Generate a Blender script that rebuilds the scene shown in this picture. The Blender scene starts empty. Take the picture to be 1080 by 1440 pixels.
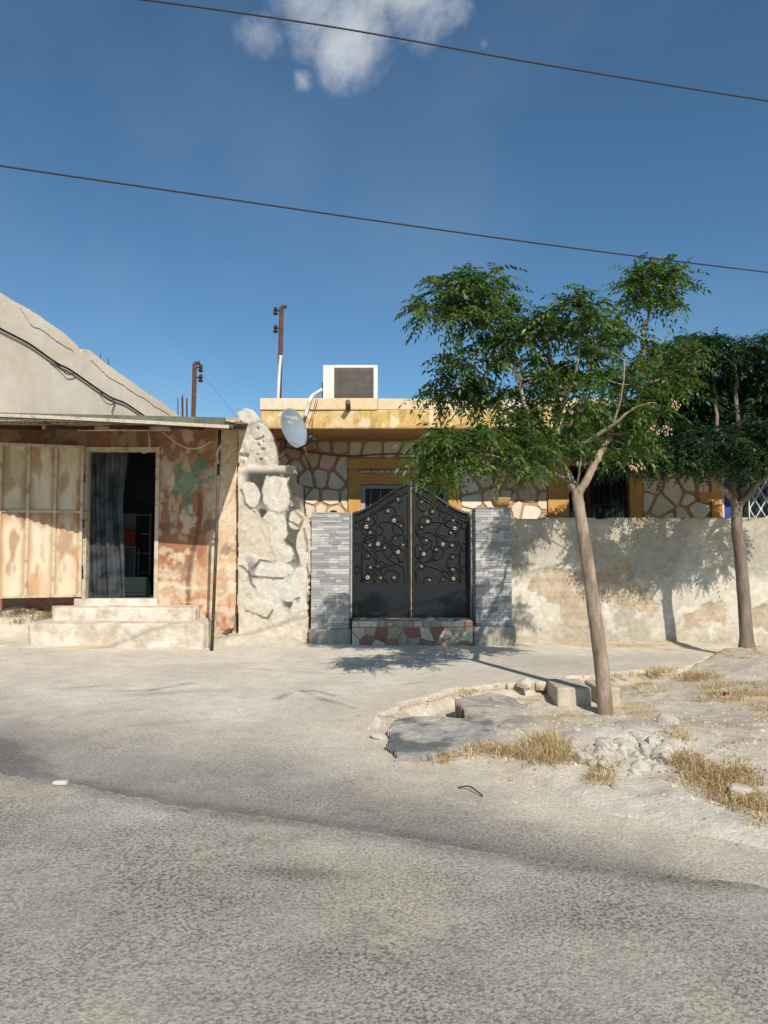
import bpy, math, random
import numpy as np
from mathutils import Vector

# ------------------------------------------------------------------ camera, sky, sun, exposure
S = bpy.context.scene
COL = S.collection
EYE = 1.6
PITCH = math.radians(3.0)
FPX = 1040.0
cam_d = bpy.data.cameras.new("camera")
cam_d.sensor_fit = 'VERTICAL'
cam_d.sensor_height = 36.0
cam_d.sensor_width = 27.0
cam_d.lens = 36.0 * FPX / 1440.0
cam_d.clip_start = 0.05
cam_d.clip_end = 2000
cam = bpy.data.objects.new("camera", cam_d)
COL.objects.link(cam)
cam.location = (0, 0, EYE)
cam.rotation_euler = (math.pi / 2 + PITCH, 0, 0)
S.camera = cam

SUN_AZ, SUN_EL = math.radians(18), math.radians(39)      # azimuth: to the right of straight behind the camera
sun_dir = Vector((math.sin(SUN_AZ) * math.cos(SUN_EL), -math.cos(SUN_AZ) * math.cos(SUN_EL), math.sin(SUN_EL)))
sd_ = bpy.data.lights.new("sun", 'SUN')
sd_.energy = 4.3
sd_.angle = math.radians(0.5)
sd_.color = (1.0, 0.94, 0.86)
sun = bpy.data.objects.new("sun", sd_)
COL.objects.link(sun)
sun.rotation_euler = (-sun_dir).to_track_quat('-Z', 'Y').to_euler()
sun.location = (5, -10, 20)

W = bpy.data.worlds.new("World")
S.world = W
W.use_nodes = True
wt = W.node_tree
wt.nodes.clear()
w_out = wt.nodes.new('ShaderNodeOutputWorld')
w_bg = wt.nodes.new('ShaderNodeBackground')
w_sky = wt.nodes.new('ShaderNodeTexSky')
w_sky.sky_type = 'NISHITA'
w_sky.sun_disc = False
w_sky.sun_elevation = SUN_EL
w_sky.sun_rotation = math.pi - SUN_AZ
w_sky.altitude = 900
w_sky.air_density = 1.0
w_sky.dust_density = 0.4
w_sky.ozone_density = 2.0
w_bg.inputs['Strength'].default_value = 0.10
S.view_settings.view_transform = 'Standard'
S.view_settings.look = 'None'
S.view_settings.exposure = 0.1
S.view_settings.gamma = 1.0


def ray(px, py):
    u = (px - 540.0) / FPX
    v = (720.0 - py) / FPX
    return Vector((u, math.cos(PITCH) - v * math.sin(PITCH), math.sin(PITCH) + v * math.cos(PITCH)))


def P(px, py, Y):
    d = ray(px, py)
    k = Y / d.y
    return Vector((d.x * k, Y, EYE + d.z * k))


# clouds: a patch of cirrus/cumulus far up in the sky, seen by direction
def wn(t, **kw):
    n = wt.nodes.new(t)
    for k, v in kw.items():
        setattr(n, k, v)
    return n


def wl(a, b):
    wt.links.new(a, b)


tc = wn('ShaderNodeTexCoord')
noise = wn('ShaderNodeTexNoise')
noise.inputs['Scale'].default_value = 11.0
noise.inputs['Detail'].default_value = 9.0
noise.inputs['Roughness'].default_value = 0.66
noise.inputs['Distortion'].default_value = 0.25
wl(tc.outputs['Generated'], noise.inputs['Vector'])
acc = None
for (px, py, ang, wgt) in ((492, 48, 0.075, 1.0), (375, 50, 0.045, 0.8), (435, 8, 0.085, 0.85), (590, -6, 0.075, 0.85), (425, 112, 0.020, 0.75),
                           (682, 62, 0.012, 0.6), (640, 10, 0.035, 0.7), (520, -60, 0.09, 0.9)):
    d = ray(px, py).normalized()
    vm = wn('ShaderNodeVectorMath', operation='DISTANCE')
    vm.inputs[1].default_value = d
    wl(tc.outputs['Generated'], vm.inputs[0])
    mr = wn('ShaderNodeMapRange', interpolation_type='SMOOTHSTEP')
    mr.inputs['From Min'].default_value = ang * 1.25
    mr.inputs['From Max'].default_value = 0.0
    mr.inputs['To Min'].default_value = 0.0
    mr.inputs['To Max'].default_value = wgt
    wl(vm.outputs['Value'], mr.inputs['Value'])
    if acc is None:
        acc = mr.outputs['Result']
    else:
        mx = wn('ShaderNodeMath', operation='MAXIMUM')
        wl(acc, mx.inputs[0])
        wl(mr.outputs['Result'], mx.inputs[1])
        acc = mx.outputs[0]
ad = wn('ShaderNodeMath', operation='ADD')
ad.inputs[1].default_value = -0.54
wl(noise.outputs['Fac'], ad.inputs[0])
m2 = wn('ShaderNodeMath', operation='MULTIPLY_ADD')
wl(ad.outputs[0], m2.inputs[0])
m2.inputs[1].default_value = 1.7
wl(acc, m2.inputs[2])
ramp = wn('ShaderNodeMapRange', interpolation_type='SMOOTHSTEP')
ramp.inputs['From Min'].default_value = 0.12
ramp.inputs['From Max'].default_value = 1.15
ramp.inputs['To Max'].default_value = 0.85
wl(m2.outputs[0], ramp.inputs['Value'])
gate_ = wn('ShaderNodeMapRange', interpolation_type='SMOOTHSTEP')
gate_.inputs['From Min'].default_value = 0.02
gate_.inputs['From Max'].default_value = 0.35
wl(acc, gate_.inputs['Value'])
mg = wn('ShaderNodeMath', operation='MULTIPLY')
wl(ramp.outputs['Result'], mg.inputs[0])
wl(gate_.outputs['Result'], mg.inputs[1])
# faint high veil
noise2 = wn('ShaderNodeTexNoise')
noise2.inputs['Scale'].default_value = 3.2
noise2.inputs['Detail'].default_value = 6.0
wl(tc.outputs['Generated'], noise2.inputs['Vector'])
veil = wn('ShaderNodeMapRange')
veil.inputs['From Min'].default_value = 0.45
veil.inputs['From Max'].default_value = 0.8
veil.inputs['To Max'].default_value = 0.10
wl(noise2.outputs['Fac'], veil.inputs['Value'])
mxv = wn('ShaderNodeMath', operation='MAXIMUM')
wl(mg.outputs[0], mxv.inputs[0])
wl(veil.outputs['Result'], mxv.inputs[1])
mix = wn('ShaderNodeMix', data_type='RGBA')
wl(mxv.outputs[0], mix.inputs['Factor'])
tint = wn('ShaderNodeMix', data_type='RGBA', blend_type='MULTIPLY')
tint.inputs['Factor'].default_value = 1.0
tint.inputs[7].default_value = (0.64, 0.91, 0.99, 1)
wl(w_sky.outputs[0], tint.inputs[6])
wl(tint.outputs[2], mix.inputs[6])
mix.inputs[7].default_value = (6.2, 6.5, 6.8, 1)
wl(mix.outputs[2], w_bg.inputs['Color'])
wl(w_bg.outputs[0], w_out.inputs[0])

# ------------------------------------------------------------------ helpers
rnd = random.Random(7)


def lin(r, g, b):
    def f(c):
        c /= 255.0
        return c / 12.92 if c <= 0.04045 else ((c + 0.055) / 1.055) ** 2.4
    return (f(r), f(g), f(b))


def L3(*c):
    return np.array(lin(*c))


def _hash(ix, iy, seed):
    h = (ix.astype(np.int64) * 374761393 + iy.astype(np.int64) * 668265263 + seed * 1442695041) & 0xFFFFFFFF
    h = ((h ^ (h >> 13)) * 1274126177) & 0xFFFFFFFF
    h = h ^ (h >> 16)
    return (h & 0xFFFF) / 65535.0


def vnoise(x, y, seed=0):
    x = np.asarray(x, float)
    y = np.asarray(y, float)
    ix, iy = np.floor(x), np.floor(y)
    fx, fy = x - ix, y - iy
    fx = fx * fx * (3 - 2 * fx)
    fy = fy * fy * (3 - 2 * fy)
    a = _hash(ix, iy, seed)
    b = _hash(ix + 1, iy, seed)
    c = _hash(ix, iy + 1, seed)
    d = _hash(ix + 1, iy + 1, seed)
    return (a * (1 - fx) + b * fx) * (1 - fy) + (c * (1 - fx) + d * fx) * fy


def fbm(x, y, seed=0, octv=4):
    s, a, t = 0.0, 0.5, 0.0
    for k in range(octv):
        s = s + a * vnoise(x * 2 ** k, y * 2 ** k, seed + k * 17)
        t += a
        a *= 0.5
    return s / t


def sstep(a, b, x):
    t = np.clip((np.asarray(x, float) - a) / (b - a), 0, 1)
    return t * t * (3 - 2 * t)


def poly_sd(x, y, poly):
    """signed distance to polygon, negative inside"""
    x = np.asarray(x, float)
    y = np.asarray(y, float)
    d = np.full(x.shape, 1e18)
    inside = np.zeros(x.shape, bool)
    n = len(poly)
    for i in range(n):
        ax, ay = poly[i]
        bx, by = poly[(i + 1) % n]
        ex, ey = bx - ax, by - ay
        t = np.clip(((x - ax) * ex + (y - ay) * ey) / (ex * ex + ey * ey + 1e-12), 0, 1)
        d = np.minimum(d, (x - ax - t * ex) ** 2 + (y - ay - t * ey) ** 2)
        c = ((ay > y) != (by > y))
        with np.errstate(divide='ignore', invalid='ignore'):
            xi = ax + (y - ay) * ex / (ey if abs(ey) > 1e-12 else 1e-12)
        inside ^= c & (x < xi)
    d = np.sqrt(d)
    return np.where(inside, -d, d)


def tag(o, label=None, cat=None, group=None, kind=None):
    if label:
        o["label"] = label
    if cat:
        o["category"] = cat
    if group:
        o["group"] = group
    if kind:
        o["kind"] = kind
    return o


def thing(name, loc, label, cat, group=None):
    o = bpy.data.objects.new(name, None)
    o.empty_display_size = 0.2
    o.location = loc
    COL.objects.link(o)
    return tag(o, label, cat, group)


def origin(o):
    v = Vector((0, 0, 0))
    while o is not None:
        v = v + o.location
        o = o.parent
    return v


def link_mesh(name, verts, faces, mat, parent=None, smooth=False, cols=None):
    off = origin(parent) if parent is not None else Vector((0, 0, 0))
    va = np.asarray(verts, dtype=float).reshape(-1, 3)
    if parent is None:                       # own mesh things get their origin at their base
        off = Vector((float(va[:, 0].mean()), float(va[:, 1].mean()), float(va[:, 2].min())))
    va = va - np.array(off)
    me = bpy.data.meshes.new(name)
    if isinstance(faces, np.ndarray):
        nf, k = faces.shape
        me.vertices.add(len(va))
        me.vertices.foreach_set('co', va.ravel())
        me.loops.add(nf * k)
        me.loops.foreach_set('vertex_index', faces.ravel().astype(np.int32))
        me.polygons.add(nf)
        me.polygons.foreach_set('loop_start', np.arange(0, nf * k, k, dtype=np.int32))
        me.update(calc_edges=True)
    else:
        me.from_pydata([tuple(v) for v in va], [], faces)
    me.validate()
    if cols is not None:
        ca = me.color_attributes.new('col', 'FLOAT_COLOR', 'POINT')
        c4 = np.ones((len(va), 4))
        c4[:, :3] = np.asarray(cols)
        ca.data.foreach_set('color', c4.ravel())
    if smooth:
        me.polygons.foreach_set('use_smooth', [True] * len(me.polygons))
    me.materials.append(mat)
    o = bpy.data.objects.new(name, me)
    COL.objects.link(o)
    if parent is not None:
        o.parent = parent
    else:
        o.location = off
    return o


class MB:
    def __init__(self):
        self.v, self.f, self.c = [], [], []

    def add(self, vs, fs, col=None):
        n = len(self.v)
        self.v += [tuple(v) for v in vs]
        self.f += [tuple(i + n for i in f) for f in fs]
        self.c += [tuple(col) if col is not None else (1, 1, 1)] * len(vs)
        return self

    def box(self, x0, x1, y0, y1, z0, z1, col=None, bev=0.0, jit=0.0):
        if bev > 0:
            b = min(bev, (x1 - x0) * .45, (y1 - y0) * .45, (z1 - z0) * .45)
            vs, idx = [], {}
            for sx in (0, 1):
                for sy in (0, 1):
                    for sz in (0, 1):
                        p = [(x0, x1)[sx], (y0, y1)[sy], (z0, z1)[sz]]
                        q = [1 if s == 0 else -1 for s in (sx, sy, sz)]
                        for a in range(3):
                            r = [p[k] + (q[k] * b if k != a else 0) for k in range(3)]
                            idx[(sx, sy, sz, a)] = len(vs)
                            vs.append([r[k] + rnd.uniform(-jit, jit) for k in range(3)])
            fs = []
            for a in range(3):
                o1, o2 = [k for k in range(3) if k != a]
                for s in (0, 1):
                    q = []
                    for (u, w) in ((0, 0), (1, 0), (1, 1), (0, 1)):
                        k = [0, 0, 0]
                        k[a], k[o1], k[o2] = s, u, w
                        q.append(idx[(k[0], k[1], k[2], a)])
                    fs.append(q)
                for u in (0, 1):
                    for w in (0, 1):
                        q = []
                        for (s, which) in ((0, o1), (1, o1), (1, o2), (0, o2)):
                            k = [0, 0, 0]
                            k[a], k[o1], k[o2] = s, u, w
                            q.append(idx[(k[0], k[1], k[2], which)])
                        fs.append(q)
            for sx in (0, 1):
                for sy in (0, 1):
                    for sz in (0, 1):
                        fs.append([idx[(sx, sy, sz, a)] for a in range(3)])
            self.add(vs, fs, col)
        else:
            vs = [(x, y, z) for x in (x0, x1) for y in (y0, y1) for z in (z0, z1)]
            if jit:
                vs = [tuple(c + rnd.uniform(-jit, jit) for c in v) for v in vs]
            self.add(vs, [(0, 1, 3, 2), (4, 6, 7, 5), (0, 4, 5, 1), (2, 3, 7, 6), (0, 2, 6, 4), (1, 5, 7, 3)], col)
        return self

    def tube(self, pts, r, n=8, col=None, cap=True):
        pts = [Vector(p) for p in pts]
        rs = r if isinstance(r, (list, tuple)) else [r] * len(pts)
        vs, fs = [], []
        t0 = (pts[1] - pts[0]).normalized()
        ref = Vector((0, 0, 1)) if abs(t0.z) < 0.9 else Vector((1, 0, 0))
        nrm = t0.cross(ref).normalized()
        for i, p in enumerate(pts):
            if i == 0:
                t = pts[1] - pts[0]
            elif i == len(pts) - 1:
                t = pts[-1] - pts[-2]
            else:
                t = pts[i + 1] - pts[i - 1]
            t.normalize()
            nrm = (nrm - t * nrm.dot(t))
            if nrm.length < 1e-6:
                nrm = t.cross(Vector((0.3, 0.5, 0.8)))
            nrm.normalize()
            b = t.cross(nrm)
            for k in range(n):
                a = 2 * math.pi * k / n
                vs.append(p + (nrm * math.cos(a) + b * math.sin(a)) * rs[i])
        for i in range(len(pts) - 1):
            for k in range(n):
                k2 = (k + 1) % n
                fs.append((i * n + k, i * n + k2, (i + 1) * n + k2, (i + 1) * n + k))
        if cap:
            fs.append(tuple(range(n - 1, -1, -1)))
            fs.append(tuple((len(pts) - 1) * n + k for k in range(n)))
        return self.add(vs, fs, col)

    def prism(self, front, back, col=None):
        """two matching loops of 3-D points"""
        n = len(front)
        vs = list(front) + list(back)
        fs = [tuple(range(n)), tuple(range(2 * n - 1, n - 1, -1))]
        for i in range(n):
            j = (i + 1) % n
            fs.append((i, n + i, n + j, j))
        return self.add(vs, fs, col)

    def ball(self, c, rx, ry, rz, nu=10, nv=7, col=None):
        vs = [(c[0], c[1], c[2] - rz)]
        for j in range(1, nv):
            ph = -math.pi / 2 + math.pi * j / nv
            for i in range(nu):
                th = 2 * math.pi * i / nu
                vs.append((c[0] + rx * math.cos(ph) * math.cos(th), c[1] + ry * math.cos(ph) * math.sin(th), c[2] + rz * math.sin(ph)))
        vs.append((c[0], c[1], c[2] + rz))
        fs = []
        for i in range(nu):
            fs.append((0, 1 + (i + 1) % nu, 1 + i))
            fs.append((len(vs) - 1, 1 + (nv - 2) * nu + i, 1 + (nv - 2) * nu + (i + 1) % nu))
        for j in range(nv - 2):
            for i in range(nu):
                a = 1 + j * nu
                fs.append((a + i, a + (i + 1) % nu, a + nu + (i + 1) % nu, a + nu + i))
        return self.add(vs, fs, col)

    def build(self, name, mat, parent=None, smooth=False, cols=False):
        o = link_mesh(name, self.v, self.f, mat, parent, smooth, self.c if cols else None)
        bm_fix(o)
        return o


def bm_fix(o):
    import bmesh
    b = bmesh.new()
    b.from_mesh(o.data)
    bmesh.ops.recalc_face_normals(b, faces=b.faces[:])
    b.to_mesh(o.data)
    b.free()


def catmull(pts, n=5):
    pts = [Vector(p) for p in pts]
    if len(pts) < 3:
        return [pts[0].lerp(pts[-1], i / n) for i in range(n + 1)]
    q = [pts[0] * 2 - pts[1]] + pts + [pts[-1] * 2 - pts[-2]]
    out = []
    for i in range(1, len(q) - 2):
        for k in range(n):
            t = k / n
            a, b, c, d = q[i - 1], q[i], q[i + 1], q[i + 2]
            out.append(0.5 * ((2 * b) + (c - a) * t + (2 * a - 5 * b + 4 * c - d) * t * t + (3 * b - a - 3 * c + d) * t ** 3))
    out.append(pts[-1])
    return out


# ------------------------------------------------------------------ materials
def pmat(name, col, col2=None, rough=0.85, scale=5.0, bump=0.3, bscale=45.0, attr=False, spec=0.25, metallic=0.0,
         lo=0.35, hi=0.65, var=0.18, vscale=None, fine=0.10, fscale=120.0, stretch=None, dist=0.01):
    m = bpy.data.materials.new(name)
    m.use_nodes = True
    t = m.node_tree
    N, K = t.nodes, t.links
    bs = N['Principled BSDF']
    bs.inputs['Roughness'].default_value = rough
    bs.inputs['Metallic'].default_value = metallic
    bs.inputs['Specular IOR Level'].default_value = spec
    tcn = N.new('ShaderNodeTexCoord')
    vec = tcn.outputs['Object']
    if stretch:
        mp = N.new('ShaderNodeMapping')
        mp.inputs['Scale'].default_value = stretch
        K.new(vec, mp.inputs['Vector'])
        vec = mp.outputs[0]

    def nz(sc, det=6, ro=0.6):
        n = N.new('ShaderNodeTexNoise')
        n.inputs['Scale'].default_value = sc
        n.inputs['Detail'].default_value = det
        n.inputs['Roughness'].default_value = ro
        K.new(vec, n.inputs['Vector'])
        return n.outputs['Fac']

    if attr:
        a = N.new('ShaderNodeAttribute')
        a.attribute_name = 'col'
        base = a.outputs['Color']
    else:
        mixn = N.new('ShaderNodeMix')
        mixn.data_type = 'RGBA'
        mixn.inputs[6].default_value = (*col, 1)
        mixn.inputs[7].default_value = (*(col2 or col), 1)
        r = N.new('ShaderNodeMapRange')
        r.inputs['From Min'].default_value = lo
        r.inputs['From Max'].default_value = hi
        K.new(nz(scale), r.inputs['Value'])
        K.new(r.outputs[0], mixn.inputs['Factor'])
        base = mixn.outputs[2]
    for (amt, sc) in ((var, vscale or scale * 2.7), (fine, fscale)):
        if amt <= 0:
            continue
        mr = N.new('ShaderNodeMapRange')
        mr.inputs['From Min'].default_value = 0.3
        mr.inputs['From Max'].default_value = 0.7
        mr.inputs['To Min'].default_value = 1 - amt
        mr.inputs['To Max'].default_value = 1 + amt
        K.new(nz(sc, 4), mr.inputs['Value'])
        vm = N.new('ShaderNodeVectorMath')
        vm.operation = 'SCALE'
        K.new(base, vm.inputs[0])
        K.new(mr.outputs[0], vm.inputs['Scale'])
        base = vm.outputs[0]
    K.new(base, bs.inputs['Base Color'])
    if bump > 0:
        b = N.new('ShaderNodeBump')
        b.inputs['Strength'].default_value = bump
        b.inputs['Distance'].default_value = dist
        K.new(nz(bscale, 5), b.inputs['Height'])
        K.new(b.outputs[0], bs.inputs['Normal'])
    return m


def aggregate_mat(name, light, dark, scale, dark_amt, attr_mix=True):
    """worn asphalt: pale dusty stones with dark pits between them; 'col' attribute tints it"""
    m = bpy.data.materials.new(name)
    m.use_nodes = True
    t = m.node_tree
    N, K = t.nodes, t.links
    bs = N['Principled BSDF']
    bs.inputs['Roughness'].default_value = 0.9
    bs.inputs['Specular IOR Level'].default_value = 0.2
    tcn = N.new('ShaderNodeTexCoord')
    vec = tcn.outputs['Object']

    def nz(sc, det=4, ro=0.6, dis=0.0):
        n = N.new('ShaderNodeTexNoise')
        n.inputs['Scale'].default_value = sc
        n.inputs['Detail'].default_value = det
        n.inputs['Roughness'].default_value = ro
        n.inputs['Distortion'].default_value = dis
        K.new(vec, n.inputs['Vector'])
        return n.outputs['Fac']

    def mr(val, a, b, c=0.0, d=1.0):
        r = N.new('ShaderNodeMapRange')
        r.inputs['From Min'].default_value = a
        r.inputs['From Max'].default_value = b
        r.inputs['To Min'].default_value = c
        r.inputs['To Max'].default_value = d
        K.new(val, r.inputs['Value'])
        return r.outputs[0]

    vo = N.new('ShaderNodeTexVoronoi')
    vo.feature = 'F1'
    vo.inputs['Scale'].default_value = scale
    K.new(vec, vo.inputs['Vector'])
    vd = N.new('ShaderNodeTexVoronoi')
    vd.feature = 'DISTANCE_TO_EDGE'
    vd.inputs['Scale'].default_value = scale
    K.new(vec, vd.inputs['Vector'])
    sep = N.new('ShaderNodeSeparateColor')
    K.new(vo.outputs['Color'], sep.inputs[0])
    pit = mr(nz(scale * 0.62, 3, 0.55, 0.4), 0.40, 0.52, 1.0, 0.0)
    edge = mr(vd.outputs['Distance'], 0.02, 0.12, 1.0, 0.0)
    big = mr(nz(1.3, 5), 0.35, 0.65, 0.35, 1.0)
    e2 = N.new('ShaderNodeMath')
    e2.operation = 'MULTIPLY'
    K.new(edge, e2.inputs[0])
    e2.inputs[1].default_value = 0.45
    mxx = N.new('ShaderNodeMath')
    mxx.operation = 'MAXIMUM'
    K.new(pit, mxx.inputs[0])
    K.new(e2.outputs[0], mxx.inputs[1])
    mul = N.new('ShaderNodeMath')
    mul.operation = 'MULTIPLY'
    K.new(mxx.outputs[0], mul.inputs[0])
    K.new(big, mul.inputs[1])
    mul2 = N.new('ShaderNodeMath')
    mul2.operation = 'MULTIPLY'
    K.new(mul.outputs[0], mul2.inputs[0])
    mul2.inputs[1].default_value = dark_amt
    at0 = N.new('ShaderNodeAttribute')
    at0.attribute_name = 'col'
    sp0 = N.new('ShaderNodeSeparateColor')
    K.new(at0.outputs['Color'], sp0.inputs[0])
    mul3 = N.new('ShaderNodeMath')
    mul3.operation = 'MULTIPLY'
    K.new(mul2.outputs[0], mul3.inputs[0])
    K.new(mr(sp0.outputs[0], 0.95, 1.45, 1.0, 0.12), mul3.inputs[1])
    mul2 = mul3
    mixn = N.new('ShaderNodeMix')
    mixn.data_type = 'RGBA'
    mixn.inputs[6].default_value = (*light, 1)
    mixn.inputs[7].default_value = (*dark, 1)
    K.new(mul2.outputs[0], mixn.inputs['Factor'])
    base = mixn.outputs[2]
    for val in (mr(sep.outputs[0], 0, 1, 0.82, 1.18), mr(nz(0.8, 6), 0.3, 0.7, 0.86, 1.12), mr(nz(5, 5), 0.3, 0.7, 0.9, 1.1)):
        vm = N.new('ShaderNodeVectorMath')
        vm.operation = 'SCALE'
        K.new(base, vm.inputs[0])
        K.new(val, vm.inputs['Scale'])
        base = vm.outputs[0]
    a = N.new('ShaderNodeAttribute')
    a.attribute_name = 'col'
    vm = N.new('ShaderNodeVectorMath')
    vm.operation = 'MULTIPLY'
    K.new(base, vm.inputs[0])
    K.new(a.outputs['Color'], vm.inputs[1])
    K.new(vm.outputs[0], bs.inputs['Base Color'])
    b = N.new('ShaderNodeBump')
    b.inputs['Strength'].default_value = 0.55
    b.inputs['Distance'].default_value = 0.006
    inv = N.new('ShaderNodeMath')
    inv.operation = 'SUBTRACT'
    inv.inputs[0].default_value = 1.0
    K.new(mxx.outputs[0], inv.inputs[1])
    K.new(inv.outputs[0], b.inputs['Height'])
    K.new(b.outputs[0], bs.inputs['Normal'])
    return m


def leaf_mat(name, translucent=0.35, tcol=(1.5, 1.7, 0.6)):
    m = bpy.data.materials.new(name)
    m.use_nodes = True
    t = m.node_tree
    N, K = t.nodes, t.links
    bs = N['Principled BSDF']
    bs.inputs['Roughness'].default_value = 0.45
    bs.inputs['Specular IOR Level'].default_value = 0.4
    a = N.new('ShaderNodeAttribute')
    a.attribute_name = 'col'
    K.new(a.outputs['Color'], bs.inputs['Base Color'])
    tr = N.new('ShaderNodeBsdfTranslucent')
    vm = N.new('ShaderNodeVectorMath')
    vm.operation = 'MULTIPLY'
    vm.inputs[1].default_value = tcol
    K.new(a.outputs['Color'], vm.inputs[0])
    K.new(vm.outputs[0], tr.inputs['Color'])
    mx = N.new('ShaderNodeMixShader')
    mx.inputs[0].default_value = translucent
    K.new(bs.outputs[0], mx.inputs[1])
    K.new(tr.outputs[0], mx.inputs[2])
    K.new(mx.outputs[0], N['Material Output'].inputs['Surface'])
    return m


M = {}
M['dirt'] = pmat('dirt', None, attr=True, rough=0.95, scale=3, var=0.14, fine=0.16, fscale=60, bump=0.7, bscale=28, dist=0.02)
M['pavement'] = aggregate_mat('old_asphalt', lin(190, 182, 168), lin(120, 114, 104), 95, 0.85)
M['road'] = aggregate_mat('chip_seal', lin(180, 174, 161), lin(82, 79, 72), 98, 1.0)
M['painted'] = pmat('weathered_render', None, attr=True, rough=0.9, var=0.15, vscale=11, fine=0.13, fscale=60, bump=0.6, bscale=32, dist=0.014)
M['plaster'] = pmat('beige_plaster', lin(220, 207, 187), lin(206, 191, 170), rough=0.9, scale=0.7, var=0.06, vscale=4, fine=0.05, bump=0.4, bscale=14)
M['fascia'] = pmat('ochre_fascia', lin(216, 168, 84), lin(222, 190, 140), rough=0.85, scale=1.6, lo=0.45, hi=0.7, var=0.08, vscale=6, bump=0.25)
M['coping'] = pmat('pale_coping', lin(222, 204, 176), lin(216, 180, 128), rough=0.85, scale=1.7, lo=0.42, hi=0.62, var=0.1, vscale=9, bump=0.4)
M['ochre'] = pmat('ochre_trim', lin(210, 164, 96), lin(198, 146, 82), rough=0.8, scale=2.5, var=0.1, bump=0.2)
M['mortar'] = pmat('ochre_mortar', lin(194, 162, 122), lin(172, 136, 98), rough=0.95, scale=3, var=0.15, bump=0.5)
M['soffit'] = pmat('soffit_render', lin(208, 170, 126), lin(190, 152, 112), rough=0.9, scale=2, var=0.1, bump=0.2)
M['stone'] = pmat('cladding_stone', None, attr=True, rough=0.85, var=0.10, vscale=10, fine=0.07, fscale=80, bump=0.4, bscale=35, dist=0.01)
M['tile'] = pmat('split_face_tile', None, attr=True, rough=0.65, var=0.10, vscale=14, fine=0.07, bump=0.35, bscale=60, spec=0.35, stretch=(1, 1, 4))
M['concrete'] = pmat('grey_concrete', lin(172, 164, 150), lin(150, 142, 128), rough=0.92, scale=4, var=0.12, bump=0.5, bscale=30)
M['step'] = pmat('whitewashed_concrete', lin(218, 207, 190), lin(190, 174, 153), rough=0.92, scale=2.6, lo=.42, hi=.62, var=0.12, bump=0.8, bscale=12, dist=0.035)
M['block'] = pmat('kerb_concrete', lin(196, 184, 164), lin(176, 163, 142), rough=0.9, scale=6, var=0.08, bump=0.4, bscale=50)
M['slab'] = pmat('broken_asphalt', None, attr=True, rough=0.85, var=0.15, vscale=8, fine=0.15, fscale=90, bump=0.7, bscale=35, dist=0.015)
M['rock'] = pmat('limestone', lin(212, 202, 186), lin(192, 180, 162), rough=0.9, scale=7, var=0.12, bump=0.6, bscale=22, dist=0.015)
M['black'] = pmat('black_gate_paint', lin(17, 17, 18), lin(13, 13, 15), rough=0.5, scale=4, var=0.15, bump=0.12, bscale=30, spec=0.45)
M['kick'] = pmat('blue_black_sheet', lin(15, 17, 22), lin(11, 12, 15), rough=0.42, scale=3, var=0.25, bump=0.08, bscale=8, spec=0.5)
M['gold'] = pmat('ivory_gilt', lin(206, 188, 140), lin(176, 166, 142), rough=0.4, scale=20, var=0.15, bump=0.0, spec=0.6, metallic=0.2)
M['brass'] = pmat('pale_steel_edge', lin(176, 150, 118), lin(140, 112, 84), rough=0.45, scale=9, var=0.15, bump=0.1, metallic=0.3)
M['white_metal'] = pmat('white_enamel', lin(226, 224, 216), lin(214, 210, 200), rough=0.45, scale=4, var=0.05, bump=0.05)
M['grille'] = pmat('grey_grille', lin(112, 102, 92), lin(98, 90, 82), rough=0.6, scale=4, var=0.1, bump=0.0)
M['dark'] = pmat('dark_metal', lin(60, 54, 48), lin(46, 40, 36), rough=0.7, scale=8, var=0.2, bump=0.1)
M['rust'] = pmat('rusty_steel', lin(104, 70, 52), lin(76, 52, 42), rough=0.85, scale=12, var=0.25, bump=0.3)
M['pole_pipe'] = pmat('galvanised_pipe', lin(104, 98, 86), lin(78, 66, 54), rough=0.6, scale=6, var=0.2, bump=0.1, metallic=0.3)
M['cable_black'] = pmat('black_cable', lin(52, 46, 42), rough=0.7, bump=0.0)
M['cable_beige'] = pmat('beige_cable', lin(196, 178, 150), rough=0.7, bump=0.0)
M['cable_brown'] = pmat('brown_cable', lin(138, 104, 80), rough=0.7, bump=0.0)
M['wire'] = pmat('overhead_wire', lin(58, 52, 56), rough=0.6, bump=0.0)
M['dish'] = pmat('grey_dish_paint', lin(138, 148, 154), lin(128, 138, 146), rough=0.5, scale=3, var=0.07, bump=0.0)
M['dish_text'] = pmat('white_print', lin(226, 228, 226), rough=0.6, bump=0.0)
M['panel'] = pmat('rusty_cream_sheet', None, attr=True, rough=0.7, var=0.10, vscale=5, fine=0.05, bump=0.15, bscale=14, stretch=(1, 1, 0.5))
M['frame'] = pmat('cream_steel_frame', lin(196, 182, 160), lin(160, 126, 96), rough=0.6, scale=7, lo=0.5, hi=0.7, var=0.1, bump=0.1)
M['canopy'] = pmat('weathered_sheet', lin(150, 138, 118), lin(112, 92, 70), rough=0.8, scale=2.5, var=0.2, bump=0.2)
M['canopy_green'] = pmat('faded_green_board', lin(112, 114, 96), lin(96, 98, 84), rough=0.85, scale=4, var=0.2, bump=0.3)
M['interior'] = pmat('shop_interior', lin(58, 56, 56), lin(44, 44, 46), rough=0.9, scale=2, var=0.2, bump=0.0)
M['shelf_white'] = pmat('shop_shelf', lin(104, 101, 98), rough=0.7, var=0.1, bump=0.0)
M['red'] = pmat('red_carton', lin(120, 36, 34), rough=0.6, var=0.1, bump=0.0)
M['green'] = pmat('green_crate', lin(34, 46, 40), rough=0.6, var=0.1, bump=0.0)
M['wood'] = pmat('weathered_wood', lin(112, 98, 74), lin(84, 74, 56), rough=0.85, scale=10, var=0.2, bump=0.3)
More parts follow.
